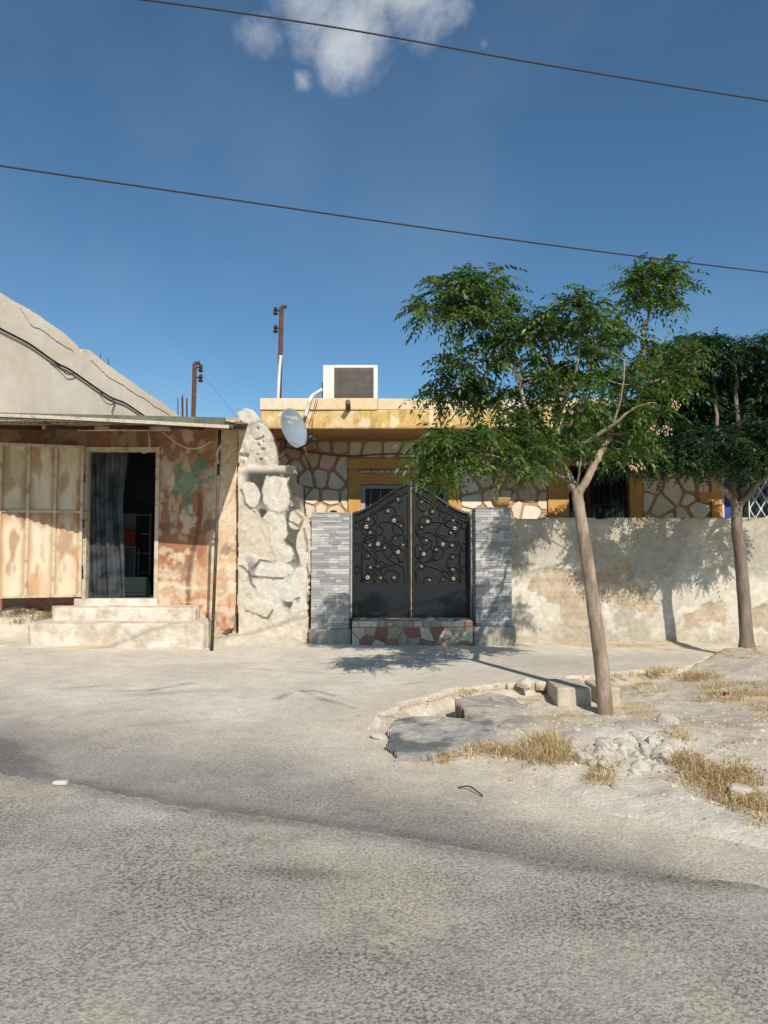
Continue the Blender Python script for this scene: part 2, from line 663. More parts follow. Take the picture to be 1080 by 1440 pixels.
M['curtain_blue'] = pmat('blue_curtain', lin(70, 80, 150), lin(58, 66, 128), rough=0.9, scale=3, var=0.1, bump=0.0)
M['bark'] = pmat('smooth_bark', lin(164, 146, 126), lin(126, 108, 92), rough=0.9, scale=9, var=0.22, fine=0.16, bump=0.9, bscale=16, stretch=(1, 1, 0.28), dist=0.02)
M['bark_dark'] = pmat('dark_bark', lin(142, 126, 110), lin(108, 94, 82), rough=0.9, scale=9, var=0.16, fine=0.12, bump=0.7, bscale=16, stretch=(1, 1, 0.28), dist=0.012)
M['leaf'] = leaf_mat('leaf', 0.34)
M['leaf_dark'] = leaf_mat('leaf_dark', 0.28)
M['straw'] = leaf_mat('straw', 0.42, (1.0, 0.95, 0.85))
M['seed'] = pmat('dry_seed', lin(196, 150, 124), lin(214, 186, 156), rough=0.8, scale=30, bump=0.0)
M['clay'] = pmat('dry_clay', lin(176, 146, 92), lin(160, 128, 78), rough=0.9, scale=9, var=0.12, bump=0.3)
M['white'] = pmat('white_scrap', lin(196, 190, 180), rough=0.8, var=0.05, bump=0.1)
M['gravel'] = pmat('gravel_bits', None, attr=True, rough=0.9, bump=0.2)
M['door_dark'] = pmat('dark_door', lin(48, 44, 42), lin(38, 36, 36), rough=0.4, scale=3, var=0.2, bump=0.05)
M['frame_grey'] = pmat('grey_aluminium', lin(176, 172, 168), lin(160, 154, 150), rough=0.45, scale=3, var=0.05, bump=0.0)


def glass_mat():
    m = bpy.data.materials.new('window_glass')
    m.use_nodes = True
    bs = m.node_tree.nodes['Principled BSDF']
    bs.inputs['Base Color'].default_value = (0.012, 0.013, 0.014, 1)
    bs.inputs['Roughness'].default_value = 0.08
    bs.inputs['Specular IOR Level'].default_value = 0.5
    return m


M['glass'] = glass_mat()


def sheet_mat():
    """dusty clear plastic sheet hanging in the shop door"""
    m = bpy.data.materials.new('dusty_plastic')
    m.use_nodes = True
    t = m.node_tree
    N, K = t.nodes, t.links
    bs = N['Principled BSDF']
    bs.inputs['Base Color'].default_value = (*lin(124, 128, 134), 1)
    bs.inputs['Roughness'].default_value = 0.3
    tr = N.new('ShaderNodeBsdfTransparent')
    tr.inputs[0].default_value = (0.8, 0.83, 0.86, 1)
    mx = N.new('ShaderNodeMixShader')
    n = N.new('ShaderNodeTexNoise')
    n.inputs['Scale'].default_value = 4
    n.inputs['Detail'].default_value = 4
    r = N.new('ShaderNodeMapRange')
    r.inputs['From Min'].default_value = 0.3
    r.inputs['From Max'].default_value = 0.7
    r.inputs['To Min'].default_value = 0.06
    r.inputs['To Max'].default_value = 0.42
    tcn = N.new('ShaderNodeTexCoord')
    K.new(tcn.outputs['Object'], n.inputs['Vector'])
    K.new(n.outputs['Fac'], r.inputs['Value'])
    K.new(r.outputs[0], mx.inputs[0])
    K.new(tr.outputs[0], mx.inputs[1])
    K.new(bs.outputs[0], mx.inputs[2])
    K.new(mx.outputs[0], N['Material Output'].inputs['Surface'])
    return m


M['plastic'] = sheet_mat()


# ------------------------------------------------------------------ terrain
def gp(x, y):
    """height of the paved surface"""
    x = np.asarray(x, float)
    y = np.asarray(y, float)
    h = 0.10 * sstep(3.0, 9.0, y) - 0.012 * np.clip(x, -9, 9) * sstep(4.5, 11, y)
    h = h + 0.02 * (fbm(x * 0.55 + 3, y * 0.55, 5, 3) - 0.5)
    h = h + 0.25 * sstep(13, 40, y)
    return h


def g_flat(px, py, z=0.06):
    d = ray(px, py)
    k = (z - EYE) / d.z
    return (d.x * k, d.y * k)


DIRT_PX = [(528, 1012), (575, 990), (640, 972), (700, 965), (760, 958), (880, 945), (960, 938), (1010, 922), (1080, 917), (1500, 912)]
DIRT = [g_flat(*p, z=0.08) for p in DIRT_PX] + [(13.5, 7.0), (9, 1.6)] + \
       [g_flat(*p, z=0.02) for p in ((1500, 1330), (1080, 1196), (900, 1158), (800, 1136), (700, 1092), (600, 1076), (540, 1062))]


def gd(x, y):
    """height of the dirt sheet under and beside the paving"""
    x = np.asarray(x, float)
    y = np.asarray(y, float)
    sd = poly_sd(x, y, DIRT) + 0.10 * (fbm(x * 2.2, y * 2.2, 31, 3) - 0.5)
    base = gp(x, y)
    north = sstep(6.3, 7.1, y)
    bumps = 0.10 * (fbm(x * 1.6, y * 1.6, 41, 4) - 0.5) + 0.035 * (fbm(x * 7, y * 7, 47, 3) - 0.5)
    d = 0.045 - 0.20 * sstep(6.2, 7.8, y) * (1 - sstep(3.0, 5.2, x)) + bumps
    d = d + 0.15 * np.exp(-(((x - 1.95) / 0.62) ** 2 + ((y - 5.75) / 0.42) ** 2))
    d = d + 0.10 * np.exp(-(((x - 2.9) / 0.7) ** 2 + ((y - 5.4) / 0.5) ** 2))
    d = d + 0.10 * sstep(2.6, 5.0, x)
    south_w = 1 - sstep(-0.38, 0.22, sd)
    north_w = 1 - sstep(-0.06, 0.05, sd)
    wgt = south_w * (1 - north) + north_w * north
    dust = 0.03 * np.exp(-((sd) / 0.25) ** 2) * (1 - north)
    h = base - 0.07 + (d + 0.07 + dust) * wgt
    # earth bank against the left part of the shop wall, and silt along wall feet
    h = h + (0.52 * sstep(11.2, 12.1, y) * (1 - sstep(-5.6, -5.0, x)) * (0.8 + 0.5 * (fbm(x * 2, y * 2, 3, 3) - 0.3)))
    h = h + (0.20 + 0.16 * (fbm(x * 1.7, y * 1.7, 8, 3) - 0.4)) * sstep(11.3, 12.0, y + 0.25 * (fbm(x * 1.1, 2.0, 9, 2) - 0.5)) * sstep(-2.95, -2.6, x) * (1 - sstep(-1.45, -1.2, x))
    h = h + (.10 + .06 * (fbm(x * 2.1, y * 2.1, 12, 3) - .4)) * sstep(10.85, 11.2, y + .25 * (fbm(x * 1.6, 3.0, 14, 3) - .5)) * sstep(-6.6, -6.0, x) * (1 - sstep(-2.9, -2.5, x))
    h = h + (0.11 + 0.10 * (fbm(x * 1.7, y * 1.7, 8, 3) - 0.4)) * sstep(11.3, 12.3, y + 0.4 * (fbm(x * 1.1, 5.0, 9, 2) - 0.5)) * sstep(2.2, 2.6, x)
    return h


def gz(x, y):
    return float(max(gp(x, y) if paved(x, y) else -1, gd(np.array([x]), np.array([y]))[0]))


def paved(x, y):
    return float(poly_sd(np.array([x]), np.array([y]), DIRT)[0]) > -0.1


def G(px, py):
    d = ray(px, py)
    ys = np.arange(2.0, 16.0, 0.04)
    k = ys / d.y
    x, z = d.x * k, EYE + d.z * k
    pv = poly_sd(x, ys, DIRT) > -0.1
    h = np.maximum(np.where(pv, gp(x, ys), -1), gd(x, ys))
    hit = np.nonzero(z < h)[0]
    i = int(hit[0]) if len(hit) else len(ys) - 1
    return Vector((x[i], ys[i], h[i]))


def axis(segs):
    out = []
    for a, b, s in segs:
        n = max(1, int(round((b - a) / s)))
        out += list(np.linspace(a, b, n, endpoint=False))
    out.append(segs[-1][1])
    return np.array(out)


def sheet(name, xs, ys, zf, mat, colf, mask=None, skirt=0.0, yf=None):
    X, Y = np.meshgrid(xs, ys)
    if yf is not None:
        Y = yf(X, Y)
    Z = zf(X, Y)
    nx, ny = len(xs), len(ys)
    idx = np.arange(nx * ny).reshape(ny, nx)
    F = np.stack([idx[:-1, :-1], idx[:-1, 1:], idx[1:, 1:], idx[1:, :-1]], -1).reshape(-1, 4)
    C = colf(X.ravel(), Y.ravel())
    V = np.stack([X.ravel(), Y.ravel(), Z.ravel()], -1)
    if mask is not None:
        mk = mask(X, Y).ravel()
        F = F[mk[F].all(axis=1)]
        if skirt > 0:
            e = np.concatenate([F[:, [0, 1]], F[:, [1, 2]], F[:, [2, 3]], F[:, [3, 0]]])
            key = np.sort(e, axis=1)
            k1 = key[:, 0].astype(np.int64) * (nx * ny) + key[:, 1]
            _, inv, cnt = np.unique(k1, return_inverse=True, return_counts=True)
            be = e[cnt[inv] == 1]
            n0 = len(V)
            low = V.copy()
            low[:, 2] -= skirt
            V = np.concatenate([V, low])
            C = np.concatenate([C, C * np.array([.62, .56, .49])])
            F = np.concatenate([F, np.stack([be[:, 1], be[:, 0], be[:, 0] + n0, be[:, 1] + n0], -1)])
        used = np.unique(F)
        re = np.full(len(V), -1)
        re[used] = np.arange(len(used))
        V, C, F = V[used], C[used], re[F]
    o = link_mesh(name, V, F, mat, None, True, C)
    return o


def dirt_col(x, y):
    n = fbm(x * 1.1, y * 1.1, 61, 4)[:, None]
    n2 = fbm(x * 5, y * 5, 67, 3)[:, None]
    c = L3(205, 195, 177) * (1 - n) + L3(182, 166, 141) * n
    straw = (sstep(0.52, 0.68, fbm(x * 1.5 + 9, y * 1.5, 71, 4)) * sstep(6.0, 7.5, y))[:, None] * 0.55
    c = c * (1 - straw) + L3(190, 164, 118) * straw
    pale = np.exp(-(((x - 1.95) / 0.7) ** 2 + ((y - 5.75) / 0.5) ** 2))[:, None] * 0.8
    c = c * (1 - pale) + L3(214, 205, 190) * pale
    pale2 = (sstep(.52, .66, fbm(x * 2.6 + 4, y * 2.6, 73, 4)))[:, None] * .5
    c = c * (1 - pale2) + L3(214, 203, 184) * pale2
    south = (1 - sstep(4.6, 5.6, y))[:, None] * 0.6
    c = c * (1 - south) + L3(198, 189, 172) * south
    return c * (0.88 + 0.24 * n2)


sheet('ground', axis([(-300, -30, 30), (-30, -8, 1.0), (-8, -0.4, 0.12), (-0.4, 6.5, 0.045), (6.5, 14, 0.2), (14, 40, 2), (40, 300, 30)]),
      axis([(-60, -5, 5), (-5, 3, 0.4), (3, 10.2, 0.045), (10.2, 13.2, 0.08), (13.2, 40, 1.5), (40, 400, 30)]),
      gd, M['dirt'], dirt_col)
tag(bpy.data.objects['ground'], 'pale dry dirt verge with dusty bare patches', 'ground', kind='structure')


ROAD_PX = [(0, 1090), (110, 1103), (250, 1130), (400, 1150), (540, 1168), (720, 1196), (900, 1222), (1080, 1240)]
ROAD_E = [g_flat(*p, z=0.03) for p in ROAD_PX]
ROAD_E = [(-30, ROAD_E[0][1] + 0.33 * (ROAD_E[0][0] + 30))] + ROAD_E + [(30, ROAD_E[-1][1] - 0.33 * (30 - ROAD_E[-1][0]))]
_rx = np.array([p[0] for p in ROAD_E])
_ry = np.array([p[1] for p in ROAD_E])


def road_edge(x):
    return np.interp(x, _rx, _ry) + 0.05 * (fbm(x * 2.1, x * 0 + 1, 91, 4) - 0.5) + 0.07 * (fbm(x * 11, x * 0 + 5, 93, 3) - 0.5)


def pave_col(x, y):
    """tint over the asphalt: dust drifts, bare darker asphalt, a tar patch"""
    n = fbm(x * 0.5 + 2, y * 0.9, 81, 4)
    n2 = fbm(x * 1.8, y * 2.6, 83, 4)
    v = x * 0.37 + y                                                       # distance across the road
    bare = sstep(6.1, 4.4, v + 1.1 * (n - 0.5) + 0.4 * (n2 - 0.5) - 0.10 * np.clip(-x, 0, 4))
    dust = 1.30 + 0.08 * sstep(6.0, 9.5, y + 2.0 * (n - 0.5)) + 0.16 * (n2 - 0.5)
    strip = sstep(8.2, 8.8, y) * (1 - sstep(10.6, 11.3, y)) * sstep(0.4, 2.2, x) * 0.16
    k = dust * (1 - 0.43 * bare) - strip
    for pts, w_, a_ in ((((528, 1008), (500, 995), (455, 985), (420, 972)), .03, .3), (((390, 985), (410, 975), (440, 973), (470, 980)), .035, .3),
                        (((0, 1050), (40, 1055), (75, 1070)), .03, .3), (((165, 976), (215, 974), (265, 965)), .06, .22), (((640, 955), (560, 965), (500, 962)), .03, .22),
                        (((100, 1040), (180, 1018), (300, 1012)), .05, .10), (((600, 938), (480, 950), (330, 944)), .03, .2), (((760, 950), (700, 936), (640, 936)), .025, .25)):
        for i in range(len(pts) - 1):
            a, b = g_flat(*pts[i], z=0.08), g_flat(*pts[i + 1], z=0.08)
            ex, ey = b[0] - a[0], b[1] - a[1]
            t = np.clip(((x - a[0]) * ex + (y - a[1]) * ey) / (ex * ex + ey * ey), 0, 1)
            dd = np.hypot(x - a[0] - t * ex, y - a[1] - t * ey) + 0.12 * (fbm(x * 6, y * 6, 85, 3) - 0.45)
            k = k * (1 - a_ * sstep(w_ * 1.6, 0, dd))
    edge = np.exp(-((v - 4.30) / 0.14) ** 2) * (0.6 + 0.8 * (n2 - 0.3))
    re_ = road_edge(x)
    edge = edge * .5 + sstep(.16, .0, np.abs(y - re_ - .03) + .18 * (n2 - .45)) * (.5 + .9 * (n - .3))
    k = k * (1 - 0.36 * np.clip(edge, 0, 1))
    sd = poly_sd(x, y, DIRT)
    dirtd = (1 - sstep(-0.05, 0.85, sd + 0.9 * (n2 - 0.5))) * 0.95
    c = np.stack([k, k * 0.982, k * (0.985 - 0.035 * (1 - bare))], -1)
    c = c * (1 - dirtd[:, None]) + np.array([1.36, 1.29, 1.18]) * dirtd[:, None]
    tar = [g_flat(*p, z=0.03) for p in ((-30, 1045), (12, 1044), (42, 1056), (60, 1078), (95, 1090), (92, 1104), (60, 1108), (20, 1098), (-30, 1095))]
    ts = sstep(0.06, -0.06, poly_sd(x, y, tar) + 0.22 * (n2 - 0.5))[:, None]
    c = c * (1 - ts) + np.array([0.46, 0.47, 0.50]) * ts
    for (px, py, a, b, s) in ((235, 975, 0.5, 0.10, 0.2), (415, 975, 0.22, 0.1, -0.12), (120, 968, 0.3, 0.07, 0.18), (330, 935, 0.9, 0.05, 0.06)):
        qx, qy = g_flat(px, py, 0.1)
        w = np.exp(-(((x - qx) / a) ** 2 + ((y - qy - 0.3 * (x - qx)) / b) ** 2) * 1.0)
        c = c * (1 - s * w)[:, None]
    return c


def pave_mask(X, Y):
    sd = poly_sd(X, Y, DIRT)
    north = sstep(6.3, 7.1, Y)
    lim = -0.9 * (1 - north) + 0.42 * (fbm(X * 3, Y * 3, 97, 4) - 0.5) * north
    return (sd > lim) & (Y < 12.6) & (Y > road_edge(X) - 0.25)


sheet('pavement', axis([(-30, -9, 0.6), (-9, -3.5, 0.07), (-3.5, 6, 0.045), (6, 12, 0.2), (12, 30, 1)]),
      axis([(-8, 2, 0.6), (2, 10, 0.045), (10, 12.65, 0.07), (12.65, 15, 0.5)]),
      lambda X, Y: gp(X, Y), M['pavement'], pave_col, pave_mask, 0.10)
tag(bpy.data.objects['pavement'], 'dusty old asphalt apron in front of the houses', 'pavement', kind='structure')


def road_z(X, Y):
    e = road_edge(X)
    d = e - Y
    return gp(X, Y) + 0.004 + 0.014 * sstep(0.0, 0.16, d) + 0.012 * (fbm(X * 1.3, Y * 1.3, 101, 3) - 0.5) * sstep(0, .3, d) \
        - 0.006 * np.exp(-(((X + 0.42) / 0.30) ** 2 + ((Y - 3.75 + 0.12 * (X + 0.42)) / 0.07) ** 2))


def road_col(x, y):
    n = fbm(x * 0.8, y * 1.5, 111, 4)
    n2 = fbm(x * 2.7, y * 2.7, 113, 4)
    k = 1.02 + 0.12 * (n - 0.5) + 0.08 * (n2 - 0.5)
    d = road_edge(x) - y
    k = k + 0.08 * np.exp(-((d - 0.25) / 0.25) ** 2)
    w = np.exp(-(((x + 0.42) / 0.30) ** 2 + ((y - 3.75 + 0.12 * (x + 0.42)) / 0.07) ** 2))
    k = k * (1 - 0.36 * w)
    k = k * (1 - .07 * sstep(.55, .7, fbm(x * .9 + 4, y * 2.4, 119, 4)))
    k = k * (1 - .14 * sstep(.16, .0, d + .2 * (n2 - .5)))
    warm = sstep(0.5, 0.7, fbm(x * 1.1 + 7, y * 1.6, 117, 3)) * 0.05
    c = np.stack([k * (1.0 + warm * .6), k * .98, k * (.95 - warm * .6)], -1)
    # pale spilt-cement trails
    for pts, w_ in ((((105, 1110), (75, 1130), (50, 1150), (38, 1172)), 0.035), (((135, 1140), (118, 1158)), 0.02)):
        for i in range(len(pts) - 1):
            a, b = g_flat(*pts[i], z=0.03), g_flat(*pts[i + 1], z=0.03)
            ex, ey = b[0] - a[0], b[1] - a[1]
            t = np.clip(((x - a[0]) * ex + (y - a[1]) * ey) / (ex * ex + ey * ey), 0, 1)
            dd = np.hypot(x - a[0] - t * ex, y - a[1] - t * ey) + 0.05 * (n2 - 0.5)
            s = np.clip(1 - dd / w_, 0, 1)[:, None] * 0.4
            c = c * (1 - s) + np.array([1.35, 1.25, 1.1]) * s
    return c


sheet('road', axis([(-30, -6, 0.6), (-6, -3.2, 0.08), (-3.2, 3.2, 0.025), (3.2, 6, 0.08), (6, 30, 0.6)]),
      axis([(-13, -5, 0.5), (-5, -3.2, 0.06), (-3.2, 0, 0.025)]),
      road_z, M['road'], road_col, None, 0.05, lambda X, D: road_edge(X) + D)
tag(bpy.data.objects['road'], 'coarse worn chip-seal road surface', 'road', kind='structure')


# ------------------------------------------------------------------ facade grids
def facade(name, x0, x1, z0, z1, Y, step, colf, mat, parent, disp=None, mask=None, thick=0.25, smooth=True):
    """a wall front as a fine grid at depth Y; colf gets (x, z, px, py) of every vertex"""
    xs = np.linspace(x0, x1, max(2, int((x1 - x0) / step)) + 1)
    zs = np.linspace(z0, z1, max(2, int((z1 - z0) / step)) + 1)
    X, Z = np.meshgrid(xs, zs)
    X, Z = X.ravel(), Z.ravel()
    # pixel coordinates of the undisplaced plane, only used to lay out stains and stones
    dy = Y
    dz = Z - EYE
    cz = dy * math.cos(PITCH) + dz * math.sin(PITCH)
    cy = -dy * math.sin(PITCH) + dz * math.cos(PITCH)
    PX, PY = 540 + FPX * X / cz, 720 - FPX * cy / cz
    D = disp(X, Z, PX, PY) if disp else np.zeros_like(X)
    V = np.stack([X, Y - D, Z], -1)
    nx, nz = len(xs), len(zs)
    idx = np.arange(nx * nz).reshape(nz, nx)
    F = np.stack([idx[:-1, :-1], idx[:-1, 1:], idx[1:, 1:], idx[1:, :-1]], -1).reshape(-1, 4)
    C = colf(X, Z, PX, PY)
    if mask is not None:
        mk = mask(X, Z, PX, PY)
        F = F[mk[F].all(axis=1)]
    e = np.concatenate([F[:, [0, 1]], F[:, [1, 2]], F[:, [2, 3]], F[:, [3, 0]]])
    key = np.sort(e, axis=1)
    k1 = key[:, 0].astype(np.int64) * (nx * nz) + key[:, 1]
    _, inv, cnt = np.unique(k1, return_inverse=True, return_counts=True)
    be = e[cnt[inv] == 1]
    n0 = len(V)
    back = V.copy()
    back[:, 1] = Y + thick
    V = np.concatenate([V, back])
    C = np.concatenate([C, C])
    sk = np.stack([be[:, 1], be[:, 0], be[:, 0] + n0, be[:, 1] + n0], -1)
    F = np.concatenate([F, sk, F[:, ::-1] + n0])
    used = np.unique(F)
    re = np.full(len(V), -1)
    re[used] = np.arange(len(used))
    return link_mesh(name, V[used], re[F], mat, parent, False, C[used])


def blendc(c, w, col):
    w = np.clip(w, 0, 1)[:, None]
    return c * (1 - w) + np.asarray(col) * w


# ------------------------------------------------------------------ shop on the left
YS = 12.2
shop = thing('shop_building', (-4.6, YS, 0.2), 'low flat-roofed shop with peeling rust-brown front and open doorway under a sheet canopy', 'shop')


def X_at(px, Y):
    return P(px, 775, Y).x


def Z_at(py, Y):
    return P(540, py, Y).z


def shop_col(x, z, px, py):
    n = fbm(x * 2.3, z * 2.3, 201, 4)
    n2 = fbm(x * 7, z * 3.0, 203, 4)
    n3 = fbm(x * 16, z * 16, 205, 3)
    c = np.tile(L3(196, 170, 140), (len(x), 1))
    c = blendc(c, sstep(0.42, 0.62, n) * 0.8, L3(204, 172, 138))
    wob = 26 * (n - 0.5) + 18 * (n2 - 0.5)
    # rust-brown paint at the top, greyer belt, reddish dado, orange foot
    c = blendc(c, sstep(6, -6, py + wob - 655) * sstep(318, 296, px + wob) * 0.9, L3(152, 106, 78))
    c = blendc(c, sstep(-5, 5, py + wob - 655) * sstep(5, -5, py + wob * 0.5 - 692) * sstep(310, 290, px + wob) * 0.85, L3(172, 152, 130))
    c = blendc(c, sstep(-4, 4, py + wob * 0.4 - 690) * sstep(8, -8, py + wob - 800) * sstep(300, 284, px + wob * 1.2) * 0.9, L3(156, 102, 72))
    c = blendc(c, sstep(-10, 10, py + wob - 790) * sstep(0.35, 0.65, n2) * 0.7, L3(198, 150, 108))
    c = blendc(c, sstep(-12, 12, py + wob - 842) * sstep(0.3, 0.55, n2) * 0.9, L3(180, 110, 74))
    c = blendc(c, sstep(-8, 8, px + wob - 312) * sstep(800, 700, py) * 0.75, L3(218, 194, 160))
    c = blendc(c, sstep(0.60, 0.68, n2) * sstep(780, 830, py) * 0.7, L3(206, 186, 158))
    c = blendc(c, sstep(0.57, 0.61, fbm(x * 4, z * 4, 209, 5)) * 0.75, L3(214, 196, 170))
    c = blendc(c, sstep(0.60, 0.63, fbm(x * 8, z * 3, 211, 5)) * 0.6, L3(200, 180, 154))
    # green paint splash
    g = [(238, 655), (262, 654), (284, 640), (292, 648), (286, 662), (298, 672), (286, 690), (270, 700), (266, 726), (260, 730), (258, 700), (244, 702), (238, 692), (252, 678), (240, 664)]
    gs = poly_sd(px, py, g) + 30 * (n2 - 0.5) + 20 * (n3 - 0.5) + 16 * (fbm(x * 9, z * 9, 219, 3) - .5)
    c = blendc(c, sstep(4, -6, gs) * 0.72, L3(84, 132, 104))
    post_shadow_x = np.interp(py, (688, 700, 730, 760, 800, 866), (278, 282, 281, 275, 266, 263))
    c = blendc(c, sstep(4.5, 2.0, np.abs(px - post_shadow_x) + 3 * (n3 - .5)) * sstep(688, 696, py) * .75, L3(112, 72, 54))  # canopy post's shadow painted into the wall colour as a curved brown streak
    c = blendc(c, sstep(.56, .66, fbm(x * 3 + z * 2, z * 7 - x * 3, 223, 4)) * sstep(300, 318, px + wob) * .7, L3(222, 206, 182))
    c = blendc(c, sstep(.60, .70, fbm(x * 5, z * 5, 225, 4)) * sstep(690, 740, py) * .6, L3(120, 96, 84))
    c = blendc(c, sstep(.58, .68, fbm(x * 2 + z, z * 8, 227, 4)) * sstep(780, 800, py) * .6, L3(218, 200, 172))
    # red-brown foot on the far left
    c = blendc(c, sstep(120, 100, px) * sstep(836, 842, py) * 0.8, L3(138, 84, 66))
    c = blendc(c, sstep(230, 215, px) * sstep(640, 620, py) * 0.7, L3(124, 92, 66))
    # thin wandering crack
    c = blendc(c, sstep(0.02, 0.0, np.abs(fbm(x * 1.1, z * 1.1, 221, 3) - 0.5)) * 0.35, L3(110, 84, 66))
    return c * (0.9 + 0.2 * n3)[:, None]


DX0, DX1 = X_at(117, YS), X_at(222, YS)
DZ0, DZ1 = Z_at(841, YS), Z_at(630, YS)
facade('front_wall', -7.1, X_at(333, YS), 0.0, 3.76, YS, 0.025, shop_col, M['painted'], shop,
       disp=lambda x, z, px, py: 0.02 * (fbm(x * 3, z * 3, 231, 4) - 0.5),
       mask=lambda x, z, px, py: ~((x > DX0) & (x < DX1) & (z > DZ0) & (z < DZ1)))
xr = X_at(333, YS)
m = MB()
m.box(-7.1, -6.95, YS + .25, 14.2, 0, 3.69)
m.box(xr - 0.25, xr, YS + .25, 14.2, 0, 3.69)
m.box(-6.95, xr - .25, 14.05, 14.2, 0, 3.69)
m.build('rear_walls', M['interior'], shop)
MB().box(-7.1, xr, YS + 0.06, 14.2, 3.70, 3.82).build('roof', M['concrete'], shop)
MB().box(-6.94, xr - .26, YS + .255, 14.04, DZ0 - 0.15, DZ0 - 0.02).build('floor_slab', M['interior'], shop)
# door frame (grey-white steel), sill, tube lamp batten above
m = MB()
m.box(DX0 - 0.01, DX0 + 0.06, YS - .03, YS + .12, DZ0, DZ1)
m.box(DX1 - 0.05, DX1 + 0.012, YS - .03, YS + .12, DZ0, DZ1)
m.box(DX0 - 0.01, DX1 + .012, YS - .035, YS + .12, DZ1 - .06, DZ1 + .012)
m.build('door_frame', M['frame'], shop)
MB().box(DX0 - .08, DX1 + .04, YS - .14, YS + .1, DZ0 - .18, DZ0 - 0.003, bev=.01).build('door_sill', M['step'], shop)
MB().box(X_at(108, YS), X_at(240, YS), YS - .09, YS - .035, Z_at(607, YS), Z_at(600, YS), bev=.012).build('lamp_batten', M['frame'], shop)

# hinged steel leaf, opened flat along the wall to the left
hinge = P(112, 838, YS - 0.10)
lx, ly = X_at(0, 11.75), 11.72
leaf = None
H = Z_at(628, 12.0) - Z_at(838, 12.0)
zb = Z_at(838, 12.0)
du = Vector((lx - hinge.x, ly - hinge.y, 0))
Wd = du.length
du.normalize()
dn = Vector((du.y, -du.x, 0))
if dn.y > 0:
    dn = -dn


def leaf_pt(u, v, n):
    return Vector((hinge.x, hinge.y, zb)) + du * u + dn * n + Vector((0, 0, v))


nu_, nv_ = 60, 90
vs, fs = [], []
for j in range(nv_ + 1):
    for i in range(nu_ + 1):
        vs.append(leaf_pt(Wd * i / nu_, H * j / nv_, 0.012))
for j in range(nv_):
    for i in range(nu_):
        a = j * (nu_ + 1) + i
        fs.append((a, a + 1, a + nu_ + 2, a + nu_ + 1))
uu = np.array([Wd * i / nu_ for j in range(nv_ + 1) for i in range(nu_ + 1)])
vv = np.array([H * j / nv_ for j in range(nv_ + 1) for i in range(nu_ + 1)])
n1 = fbm(uu * 3, vv * 1.5, 241, 4)
n2_ = fbm(uu * 7, vv * 2.2, 243, 4)
cc = np.tile(L3(212, 196, 168), (len(uu), 1))
cell = (uu / Wd * 3) % 1.0
cc = blendc(cc, sstep(0.25, 0.02, np.minimum(cell, 1 - cell) + 0.3 * (n2_ - 0.5)) * 0.7, L3(178, 128, 78))
cc = blendc(cc, sstep(0.45, 0.7, n1) * 0.8, L3(188, 146, 96))
rl = np.where(vv < H * 0.56, vv / (H * 0.56), (vv - H * 0.56) / (H * 0.44))
cc = blendc(cc, sstep(0.75, 1.0, rl + 0.35 * (n2_ - 0.5)) * (vv < H * 0.56) * 0.75, L3(166, 104, 62))
cc = blendc(cc, sstep(0.5, 0.66, n2_) * 0.6, L3(150, 96, 58))
cc = blendc(cc, sstep(0.55, 0.75, fbm(uu * 2, vv * 2, 247, 3)) * (vv > H * .56) * 0.5, L3(176, 160, 116))
n0 = len(vs)
vs += [leaf_pt(u, v, -0.002) for u, v in zip(uu, vv)]
fs += [(a + n0, d + n0, c + n0, b + n0) for (a, b, c, d) in fs]
dl = link_mesh('door_leaf', vs, fs, M['panel'], shop, False, np.concatenate([cc, cc]))
m = MB()


def bar(u0, u1, v0, v1, n1_):
    f = [leaf_pt(u, v, n1_) for (u, v) in ((u0, v0), (u1, v0), (u1, v1), (u0, v1))]
    b = [leaf_pt(u, v, -0.012) for (u, v) in ((u0, v0), (u1, v0), (u1, v1), (u0, v1))]
    m.prism(f, b)


for k in range(4):
    u = Wd * k / 3
    bar(u - .022, u + .022, -0.02, H + .02, 0.045 + 0.001 * k)
for v in (0.0, H * 0.56, H):
    bar(-.02, Wd + .02, v - .02, v + .02, 0.038)
m.build('leaf_frame', M['frame'], dl)
for v in (0.35, 1.1, 1.85):
    MB().tube([leaf_pt(-.03, v, 0.03), leaf_pt(-.03, v + .14, 0.03)], 0.018).build('hinge', M['dark'], dl)

# plastic sheet hanging in the left half of the doorway
vs, fs = [], []
nx_, nz_ = 40, 40
for j in range(nz_ + 1):
    for i in range(nx_ + 1):
        t, s = i / nx_, j / nz_
        w = 0.62 - 0.10 * math.sin(s * 3.0) * (1 - s) + .03 * math.sin(s * 7)
        x = DX0 + 0.06 + w * t
        y = YS + 0.08 + 0.035 * math.sin(t * 17 + 2.0 * s) * (1 - 0.5 * s) + 0.02 * math.sin(t * 31 + 5 * s)
        z = DZ0 + 0.012 + (DZ1 - DZ0 - 0.08) * s
        vs.append((x, y, z))
for j in range(nz_):
    for i in range(nx_):
        a = j * (nx_ + 1) + i
        fs.append((a, a + 1, a + nx_ + 2, a + nx_ + 1))
tag(link_mesh('plastic_curtain', vs, fs, M['plastic'], None, True), 'dusty clear plastic sheet hanging in the left half of the shop doorway', 'curtain')

